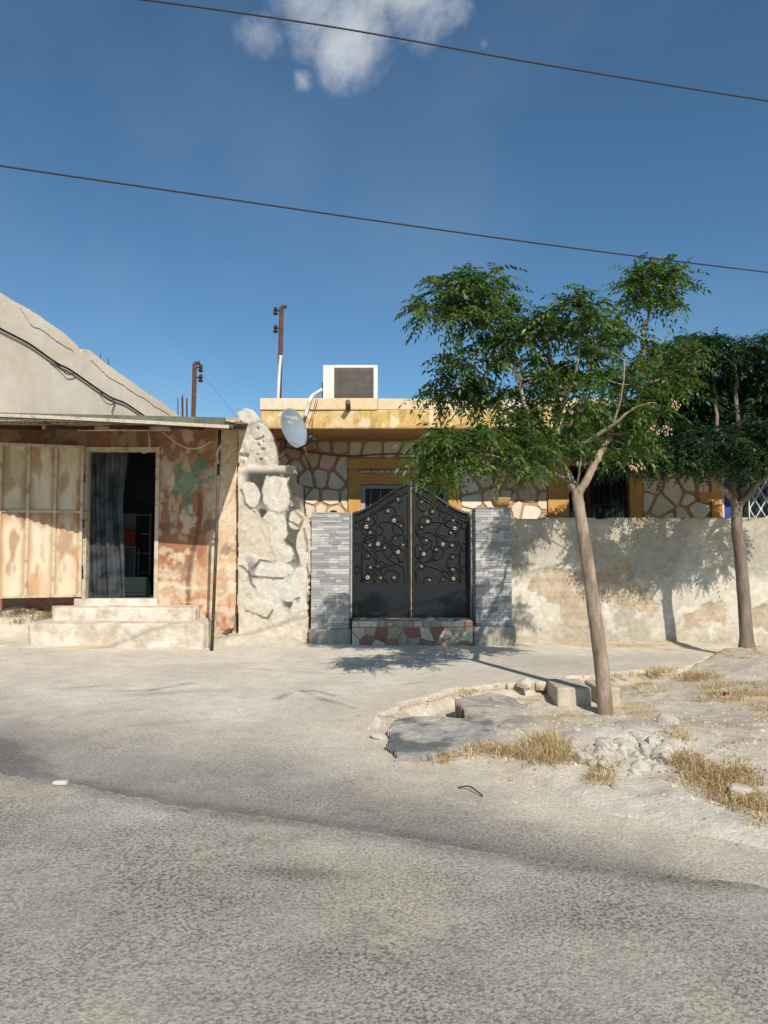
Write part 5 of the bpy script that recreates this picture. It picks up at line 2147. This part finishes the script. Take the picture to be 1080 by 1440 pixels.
for k in range(110):
    a, q = rr.uniform(0, 6.28), math.sqrt(rr.random())
    px, py = 893 + 74 * q * math.cos(a), 1062 + 29 * q * math.sin(a)
    put_rock(px, py, rr.choice((.022, .03, .04, .06, .09)) * rr.uniform(.8, 1.2), 'rough white limestone lump in the rubble heap on the verge', 'white lumps of the rubble heap', .9)
put_rock(865, 1112, .045, 'small bright white stone alone below the rubble heap beside a grey-brown tuft', None)
put_rock(818, 1072, .08, 'pale stone at the left end of the rubble heap', None)
put_rock(1005, 902, .16, 'flat pale stone lying at the wall foot left of the far trunk', None, .55)
put_rock(1040, 1122, .09, 'pale stone half buried in the dry grass at the right edge', None)
put_rock(528, 1022, .09, 'pale stone in the broken paving corner left of the dark slab', None)
put_rock(533, 1040, .06, 'smaller pale stone just below the broken paving corner', None)
put_rock(940, 1018, .10, 'pale stone in the dirt behind the rubble heap', None, .5)
put_rock(738, 972, .10, 'low pale stone at the broken kerb left of the concrete blocks', None, .62)

# gravel and crumbs on the dirt, one uncountable mass
N_ = 2600
vs, fs, cs = [], [], []
rg = random.Random(4)
cnt = 0
while cnt < N_:
    x, y = rg.uniform(-.4, 5.2), rg.uniform(3.6, 9.2)
    sdv = float(poly_sd(np.array([x]), np.array([y]), DIRT)[0])
    if sdv > .25 or (sdv > -.1 and rg.random() < .6):
        cnt += .2
        continue
    z = gz(x, y)
    s = rg.choice((.006, .008, .012, .018)) * rg.uniform(.7, 1.4)
    k = len(vs)
    for dx, dy, dz in ((1, 0, 0), (0, 1, 0), (-1, 0, 0), (0, -1, 0), (.1, .1, .9)):
        vs.append((x + dx * s * rg.uniform(.6, 1.2), y + dy * s * rg.uniform(.6, 1.2), z - .003 + dz * s))
    fs += [(k, k + 1, k + 4), (k + 1, k + 2, k + 4), (k + 2, k + 3, k + 4), (k + 3, k, k + 4)]
    c = rg.choice((lin(206, 196, 180), lin(180, 165, 142), lin(150, 136, 116), lin(196, 180, 156)))
    cs += [c] * 5
    cnt += 1
tag(link_mesh('gravel', vs, fs, M['gravel'], None, False, cs), 'loose gravel scattered over the dirt verge', 'gravel', kind='stuff')

# litter and debris
p = G(86, 1103)
m = MB().box(p.x - .05, p.x + .05, p.y - .03, p.y + .03, p.z + .002, p.z + .022, bev=.01, jit=.008)
tag(m.build('paper_scrap', M['white']), 'small white scrap lying at the road edge on the left', 'litter')
a, b = G(312, 893), G(352, 880)
m = MB().prism([a, a + Vector((.10, -.05, .0)), b + Vector((.05, .1, .28)), b + Vector((-.02, .12, .22))],
               [q + Vector((.01, .03, .03)) for q in (a, a + Vector((.10, -.05, .0)), b + Vector((.05, .1, .28)), b + Vector((-.02, .12, .22)))])
tag(m.build('wood_scrap', M['wood']), 'weathered wedge of wood leaning at the foot of the rubble wall', 'wood scrap')
m = MB().tube(catmull([G(645, 1110) + Vector((0, 0, .01)), G(660, 1113) + Vector((0, 0, .03)), G(672, 1119) + Vector((0, 0, .02)), G(679, 1124) + Vector((0, 0, .01))], 4), [.005] * 13, n=5)
tag(m.build('twig', M['rust'], None, True), 'thin dark curved twig lying on the dusty asphalt below the slabs', 'twig')
p = G(1021, 979)
m = MB().box(p.x - .03, p.x + .03, p.y - .015, p.y + .015, p.z, p.z + .035, bev=.01, jit=.008)
tag(m.build('red_scrap', M['red']), 'tiny red wrapper in the dry grass right of the kerb blocks', 'litter')


# ------------------------------------------------------------------ dry grass
def grass(patches, name, label, seed, cols_):
    r = np.random.default_rng(seed)
    V, C, F = [], [], []
    for (px, py, rpx, rpy, n, h, tuft) in patches:
        centres = []
        for _ in range(tuft):
            a, q = r.uniform(0, 6.28), math.sqrt(r.random())
            centres.append(G(px + rpx * q * math.cos(a), py + rpy * q * math.sin(a)))
        for k in range(int(n * .6)):
            c = centres[r.integers(len(centres))]
            sc = h * .75
            x, y = c.x + r.normal(0, sc * .45), c.y + r.normal(0, sc * .45)
            z = c.z - .015
            hh = h * r.uniform(.25, .9)
            a = r.uniform(0, 6.28)
            lean = r.uniform(.3, 1.5) * hh
            out = Vector((x - c.x, y - c.y, 0))
            d = Vector((math.cos(a), math.sin(a), 0)) * .6 + (out.normalized() if out.length > 1e-4 else Vector((1, 0, 0))) * .7
            w = Vector((-d.y, d.x, 0)).normalized() * r.uniform(.0018, .0040)
            b0 = Vector((x, y, z))
            b1 = b0 + Vector((0, 0, hh * .6)) + d * lean * .35
            b2 = b0 + Vector((0, 0, hh * (.9 - .3 * lean / hh))) + d * lean
            i0 = len(V)
            V += [b0 - w, b0 + w, b1 + w * .8, b1 - w * .8, b2]
            F += [(i0, i0 + 1, i0 + 2, i0 + 3), (i0 + 3, i0 + 2, i0 + 4)]
            c_ = np.array(cols_[r.integers(len(cols_))]) * r.uniform(.75, 1.15)
            C += [c_] * 5
    o = link_mesh(name, [tuple(v) for v in V], F, M['straw'], None, False, C)
    return tag(o, label, 'grass', kind='stuff')


STRAW = [lin(232, 212, 164), lin(222, 196, 142), lin(238, 222, 182), lin(206, 180, 130), lin(180, 158, 116)]
grass([(770, 1055, 24, 20, 1500, .17, 14), (700, 1058, 50, 9, 1100, .13, 16), (610, 1068, 26, 5, 500, .11, 9), (850, 1092, 22, 15, 700, .11, 10),
       (990, 1085, 60, 22, 2200, .13, 34), (1040, 1115, 50, 26, 2200, .13, 30), (1075, 1150, 20, 16, 400, .10, 8),
       (1030, 975, 60, 16, 1500, .14, 26), (950, 952, 34, 6, 600, .17, 9), (990, 955, 20, 6, 500, .20, 6), (890, 968, 50, 12, 900, .11, 20), (740, 985, 40, 12, 500, .07, 16),
       (830, 1000, 60, 10, 600, .07, 18), (955, 1030, 18, 14, 420, .10, 7), (720, 1098, 8, 3, 60, .07, 2), (835, 1060, 30, 12, 150, .08, 8),
       (930, 908, 60, 8, 800, .08, 26), (1060, 920, 50, 9, 700, .09, 18), (900, 1002, 40, 12, 300, .06, 14), (1020, 1040, 60, 20, 320, .07, 22),
       (660, 975, 30, 6, 160, .06, 9), (1070, 1000, 40, 12, 500, .12, 12)],
      'dry_grass', 'straw-coloured dry grass tufts over the dirt verge', 11, STRAW)
grass([(30, 868, 45, 9, 1300, .16, 24), (70, 872, 12, 8, 300, .13, 8), (-30, 868, 40, 9, 800, .16, 14), (318, 886, 10, 8, 200, .13, 6), (300, 880, 6, 4, 60, .1, 3)],
      'dry_weeds', 'olive-brown weeds along the foot of the shop wall', 13,
      [lin(160, 140, 92), lin(140, 124, 80), lin(120, 116, 70), lin(186, 160, 110)])


# ------------------------------------------------------------------ trees
def leaves_mesh(P0, D0, Nn, Ln, rng, palette, pairs=6, ll=.058, lw=.0105, droop=.45):
    """compound pinnate leaves, fully vectorised; returns verts, faces, cols"""
    n = len(P0)
    side = np.cross(D0, Nn)
    side /= np.linalg.norm(side, axis=1)[:, None] + 1e-9
    Vs, Cs = [], []
    pal = np.array(palette)
    w0 = rng.random((n, 1))
    ca = pal[rng.integers(len(pal), size=n)]
    cb = pal[rng.integers(len(pal), size=n)]
    col = (ca * w0 + cb * (1 - w0)) * rng.uniform(.8, 1.2, (n, 1))
    zed = np.array([0, 0, 1.0])

    def quad(pos, ld, l, w, c):
        nn = Nn + rng.normal(0, .35, Nn.shape)
        wd = np.cross(ld, nn)
        wd /= np.linalg.norm(wd, axis=1)[:, None] + 1e-9
        l = l[:, None]
        tip = pos + ld * l - zed * l * .18
        mid = pos + ld * l * .45
        Vs.append(np.stack([pos, mid + wd * w, tip, mid - wd * w], 1))
        Cs.append(np.repeat(c[:, None, :], 4, 1))

    for k in range(pairs):
        t = (k + .7) / (pairs + .4)
        pos = P0 + D0 * (Ln * t)[:, None] - zed * (Ln * droop * t * t)[:, None]
        for s in (-1, 1):
            ld = D0 * .55 + side * (s * .8) - zed * (.25 + .5 * droop * t) + rng.normal(0, .16, D0.shape)
            ld /= np.linalg.norm(ld, axis=1)[:, None]
            quad(pos, ld, ll * (1 - .35 * t) * rng.uniform(.8, 1.15, n), lw, col * rng.uniform(.88, 1.12, (n, 1)))
    pos = P0 + D0 * Ln[:, None] - zed * (Ln * droop)[:, None]
    ld = D0 - zed * .8
    ld /= np.linalg.norm(ld, axis=1)[:, None]
    quad(pos, ld, ll * .9 * np.ones(n), lw, col)
    V = np.concatenate(Vs).reshape(-1, 3)
    C = np.concatenate(Cs).reshape(-1, 3)
    F = np.arange(len(V)).reshape(-1, 4)
    return V, F, C


def tree(name, base, label, limbs, clusters, trunk_mat, leafmat, seed, palette, Y0, leaves_per=7, leaf_len=.21, ll=.058, lw=.0105, twig=.5):
    rng = np.random.default_rng(seed)
    t = thing(name, base, label, 'tree', 'young street trees in front of the wall')
    m = MB()
    skel = []
    for (pts, r0, r1) in limbs:
        c = catmull(pts, 6)
        k = len(c)
        wob = [Vector((rng.normal(0, 1), rng.normal(0, 1), 0)) * (min(.008, r0 * .14) if r0 < .06 else .0015) for _ in c]
        c = [c[0]] + [q + w for q, w in zip(c[1:-1], wob[1:-1])] + [c[-1]]
        rad = [r0 + (r1 - r0) * (i / (k - 1)) for i in range(k)]
        rad = [q * (1 + rng.uniform(-.02, .02)) for q in rad]
        if r0 > .09:
            rad = [q * (1 + .30 * math.exp(-max(0, p.z - base.z) / .07)) for q, p in zip(rad, c)]
        m.tube(c, rad, n=16 if r0 > .04 else 7)
        skel += [(q, rr_) for q, rr_ in zip(c, rad)]
    SK = np.array([tuple(q) for q, _ in skel])
    P0, D0, N0, L0 = [], [], [], []
    for (c, rx, ry, rz, n) in clusters:
        c = np.array(c)
        for _ in range(n):
            while True:
                u = rng.uniform(-1, 1, 3)
                if u @ u < 1:
                    break
            u = u / (np.linalg.norm(u) + 1e-6) * (np.linalg.norm(u) ** .6)
            p = c + u * np.array([rx, ry, rz])
            # twig from the nearest limb
            dist = np.linalg.norm(SK - p, axis=1) + 1.2 * np.clip(SK[:, 2] - p[2], 0, 9)
            j = int(np.argmin(dist))
            a = Vector(SK[j])
            b = Vector(p)
            if rng.random() < twig and .08 < (b - a).length < 1.1:
                mid = a.lerp(b, .55) + Vector((0, 0, .06 * (b - a).length))
                m.tube(catmull([a, mid, b], 3), [min(.011, skel[j][1] * .6)] * 4 + [.005, .004, .003], n=5, cap=False)
            out = p - c
            for q in range(leaves_per):
                d = rng.normal(0, 1, 3)
                d[2] = d[2] * .45 + .12
                d = d / np.linalg.norm(d) + out / (np.linalg.norm(out) + .05) * .55
                d /= np.linalg.norm(d)
                nn = np.array([0, 0, 1.0]) + rng.normal(0, .45, 3)
                P0.append(p + rng.normal(0, .03, 3))
                D0.append(d)
                N0.append(nn / np.linalg.norm(nn))
                L0.append(leaf_len * rng.uniform(.6, 1.25))
    m.build('trunk', trunk_mat, t, True)
    V, F, C = leaves_mesh(np.array(P0), np.array(D0), np.array(N0), np.array(L0), rng, palette, ll=ll, lw=lw)
    link_mesh('crown', V, F, leafmat, t, False, C)
    return t


T1 = 7.25
b1 = G(852, 1006)
T1 = b1.y


def Q(px, py, dy=0.0):
    return P(px, py, T1 + dy)


trunk_pts = [b1 - Vector((0, 0, .06)), b1 + Vector((-.004, 0, .07)), Q(846, 940, .02), Q(836, 860, .05), Q(826, 790, .07), Q(817, 730, .09), Q(811, 690, .10)]
limbs1 = [
    (trunk_pts, .084, .058),
    ([Q(812, 700, .1), Q(803, 676, .08), Q(790, 655, .05), Q(785, 625, .05), Q(784, 590, .05), Q(783, 555, .1), Q(775, 515, .15), Q(768, 470, .2), Q(775, 435, .2)], .047, .011),
    ([Q(812, 698, .1), Q(826, 672, .15), Q(842, 640, .25), Q(858, 610, .4), Q(866, 585, .5), Q(880, 550, .6), Q(900, 500, .8), Q(908, 460, .9), Q(918, 425, 1.0), Q(938, 400, 1.0)], .046, .010),
    ([Q(800, 672, .08), Q(780, 650, -.05), Q(765, 625, -.1), Q(745, 590, -.1), Q(733, 550, -.1), Q(722, 510, -.05), Q(700, 470, -.05), Q(680, 455, -.1), Q(655, 440, -.1)], .034, .008),
    ([Q(733, 550, -.1), Q(726, 520, -.05), Q(712, 480, 0), Q(698, 460, 0), Q(699, 420, .05), Q(703, 395, .1)], .016, .006),
    ([Q(699, 465, -.05), Q(665, 450, -.2), Q(640, 425, -.25), Q(628, 400, -.25)], .014, .005),
    ([Q(820, 625, .2), Q(840, 612, .1), Q(865, 595, 0), Q(890, 575, -.1), Q(915, 566, -.2)], .026, .008),
    ([Q(862, 596, .0), Q(872, 565, .0), Q(877, 530, -.05), Q(878, 505, -.05)], .014, .006),
    ([Q(858, 610, .4), Q(885, 608, .5), Q(908, 598, .5), Q(925, 590, .5)], .018, .006),
    ([Q(885, 540, .6), Q(925, 535, .6), Q(950, 520, .6), Q(962, 505, .6), Q(985, 492, .6)], .017, .006),
    ([Q(803, 676, .08), Q(775, 665, -.2), Q(735, 655, -.4), Q(690, 640, -.6), Q(640, 635, -.7)], .022, .006),
    ([Q(785, 625, .05), Q(745, 600, .2), Q(700, 575, .3), Q(650, 560, .35), Q(620, 555, .35)], .020, .006),
    ([Q(784, 590, .05), Q(800, 550, -.2), Q(812, 510, -.3), Q(815, 460, -.35), Q(812, 425, -.3)], .020, .006),
    ([Q(786, 640, .05), Q(792, 610, .4), Q(800, 570, .6), Q(830, 520, .8), Q(845, 480, .9)], .022, .006),
    ([Q(810, 690, .1), Q(815, 660, -.1), Q(817, 640, -.15), Q(816, 625, -.2)], .014, .005),
]
s1 = T1 / FPX


def cl(px, py, rx, ry, dy, n, dd=None):
    p = Q(px, py, dy)
    return (tuple(p), rx * s1 * .86, (dd if dd is not None else (rx + ry) * .5 * s1 * 1.05), ry * s1 * .82, max(4, int(n * .62)))


clusters1 = [
    cl(640, 412, 48, 34, -.2, 40), cl(608, 438, 24, 22, -.25, 16), cl(700, 402, 28, 30, .05, 18), cl(660, 445, 50, 26, -.1, 26), cl(715, 440, 24, 24, .05, 14), cl(668, 500, 42, 20, -.1, 24),
    cl(720, 480, 36, 28, .0, 22), cl(640, 545, 44, 16, .35, 26), cl(690, 552, 50, 20, .3, 28), cl(610, 560, 22, 12, .35, 8), cl(625, 618, 40, 22, -.7, 26), cl(640, 650, 38, 20, -.65, 20), cl(610, 668, 16, 14, -.65, 7), cl(690, 612, 46, 22, -.5, 26),
    cl(740, 600, 40, 26, -.3, 26), cl(725, 645, 44, 18, -.45, 22), cl(760, 555, 40, 36, .1, 32), cl(805, 440, 44, 28, -.3, 36), cl(770, 470, 34, 28, .1, 22), cl(836, 470, 30, 24, .6, 20),
    cl(820, 510, 46, 32, .3, 26), cl(850, 545, 50, 34, .2, 25), cl(800, 560, 44, 34, -.2, 24), cl(878, 520, 38, 30, .5, 17), cl(915, 395, 42, 28, 1.0, 36), cl(945, 380, 22, 24, 1.0, 12), cl(892, 412, 24, 22, .95, 14), cl(930, 425, 26, 16, 1.0, 12),
    cl(905, 565, 36, 28, .1, 18), cl(880, 600, 34, 24, .4, 14), cl(935, 530, 34, 20, .55, 18), cl(962, 490, 26, 18, .6, 14), cl(800, 610, 34, 20, -.1, 14), cl(860, 630, 24, 14, .45, 10), cl(882, 478, 22, 12, .7, 9), cl(930, 490, 20, 14, .6, 7), cl(900, 625, 18, 14, .5, 8),
    cl(755, 520, 36, 30, .5, 16), cl(840, 590, 36, 22, .6, 9), cl(770, 630, 34, 18, -.2, 10),
]
GREEN = [(.034, .080, .020), (.050, .104, .023), (.074, .132, .025), (.102, .160, .030), (.140, .180, .038), (.05, .095, .032)]
t1 = tree('street_tree', b1, 'slender leaning tree with open feathery crown in front of the gate wall', limbs1, clusters1, M['bark'], M['leaf'], 3, GREEN, T1, leaves_per=5, leaf_len=.27, ll=.086, lw=.0145)

rs = random.Random(8)
for (px, py) in ((893, 658), (900, 655), (889, 655), (918, 602), (925, 606), (936, 600), (941, 607), (947, 566), (951, 572)):
    p = Q(px, py, .25)
    m = MB()
    m.tube([p + Vector((0, 0, .07)), p + Vector((.005, 0, .02))], .003, n=5)
    for _ in range(9):
        q = p + Vector((rs.gauss(0, .018), rs.gauss(0, .018), rs.gauss(-.01, .02)))
        m.ball(q, .009, .009, .013, 6, 4)
    m.build('seed_cluster', M['seed'], t1)

# second tree by the wall, denser and darker
x2, y2 = g_flat(1050, 911, .06)
T2 = 10.9
b2 = Vector((P(1050, 900, T2).x, T2, gz(P(1050, 900, T2).x, T2)))


def R(px, py, dy=0.0):
    return P(px, py, T2 + dy)


limbs2 = [
    ([b2 - Vector((0, 0, .06)), b2 + Vector((0, 0, .06)), R(1046, 840, 0), R(1041, 780, 0), R(1036, 740, 0), R(1037, 705, 0)], .098, .074),
    ([R(1037, 712), R(1020, 690, -.1), R(1000, 672, -.2), R(975, 655, -.3), R(945, 648, -.3), R(915, 640, -.3)], .05, .012),
    ([R(1037, 712), R(1028, 680, .1), R(1015, 650, .2), R(1008, 600, .3), R(1005, 550, .4), R(1000, 515, .4)], .052, .014),
    ([R(1038, 712), R(1042, 670, .2), R(1040, 620, .3), R(1035, 560, .35), R(1036, 530, .35), R(1030, 505, .35)], .055, .014),
    ([R(1038, 712), R(1058, 690, -.1), R(1080, 662, -.2), R(1110, 630, -.3), R(1150, 600, -.3)], .05, .012),
    ([R(1038, 712), R(1062, 680, .4), R(1095, 620, .6), R(1130, 560, .7), R(1150, 510, .7)], .05, .012),
    ([R(1020, 690), R(990, 660, .5), R(960, 620, .9), R(935, 580, 1.2), R(930, 540, 1.3)], .04, .010),
    ([R(1042, 690), R(1055, 650, 1.0), R(1070, 600, 1.5), R(1080, 540, 1.7)], .045, .012),
]
s2 = T2 / FPX


def c2(px, py, rx, ry, dy, n, dd=None):
    p = R(px, py, dy)
    return (tuple(p), rx * s2, (dd if dd is not None else (rx + ry) * .5 * s2 * 1.2), ry * s2, n)


clusters2 = [
    c2(862, 600, 26, 24, .9, 36), c2(885, 640, 34, 20, .6, 40), c2(850, 640, 26, 18, .9, 26), c2(838, 610, 20, 20, 1.0, 18), c2(815, 618, 22, 20, .2, 26), c2(830, 585, 18, 18, .3, 18), c2(850, 600, 24, 24, .3, 26),  # foliage extended left behind the front crown, added to shade the boundary wall
    # sunlit top canopy
    c2(965, 500, 40, 24, .6, 34), c2(940, 545, 34, 26, .7, 34), c2(985, 565, 44, 24, .8, 40), c2(985, 500, 40, 22, .3, 36), c2(1030, 495, 46, 24, .2, 44), c2(1080, 500, 46, 26, .3, 44), c2(1135, 505, 46, 28, .4, 40), c2(945, 525, 30, 20, .8, 26), c2(1010, 530, 50, 18, .5, 34), c2(1070, 535, 46, 16, .5, 30),
    # lower layered skirt in front
    c2(1000, 632, 50, 14, -.35, 34), c2(1055, 612, 50, 18, -.35, 40), c2(1020, 650, 55, 14, -.3, 34), c2(960, 652, 40, 14, -.3, 26), c2(925, 645, 30, 16, -.2, 22), c2(1085, 640, 40, 20, -.3, 28), c2(1130, 620, 46, 34, -.3, 46),
    c2(905, 625, 22, 18, .0, 16), c2(1080, 575, 26, 16, -.2, 14),
    # deep interior and back
    c2(960, 590, 44, 30, 1.0, 60), c2(1010, 585, 50, 34, 1.3, 80), c2(1070, 580, 50, 36, 1.3, 80), c2(930, 565, 30, 30, 1.4, 46), c2(1130, 560, 50, 44, 1.0, 76), c2(985, 550, 56, 24, 1.5, 66), c2(1050, 545, 56, 26, 1.6, 70),
    c2(900, 600, 30, 30, 1.1, 36), c2(950, 620, 46, 24, .7, 44), c2(1180, 560, 40, 50, .5, 56), c2(1030, 640, 60, 20, 1.2, 50), c2(880, 585, 26, 24, 1.2, 24), c2(1010, 620, 50, 20, .9, 50), c2(1075, 620, 50, 24, .9, 50),
]
DGREEN = [(.016, .044, .018), (.022, .054, .020), (.030, .066, .022), (.040, .080, .026)]
tree('street_tree', b2, 'darker dense tree with a layered crown standing against the boundary wall', limbs2, clusters2, M['bark_dark'], M['leaf_dark'], 5, DGREEN, T2, leaves_per=8, leaf_len=.22, ll=.068, lw=.013, twig=.12)
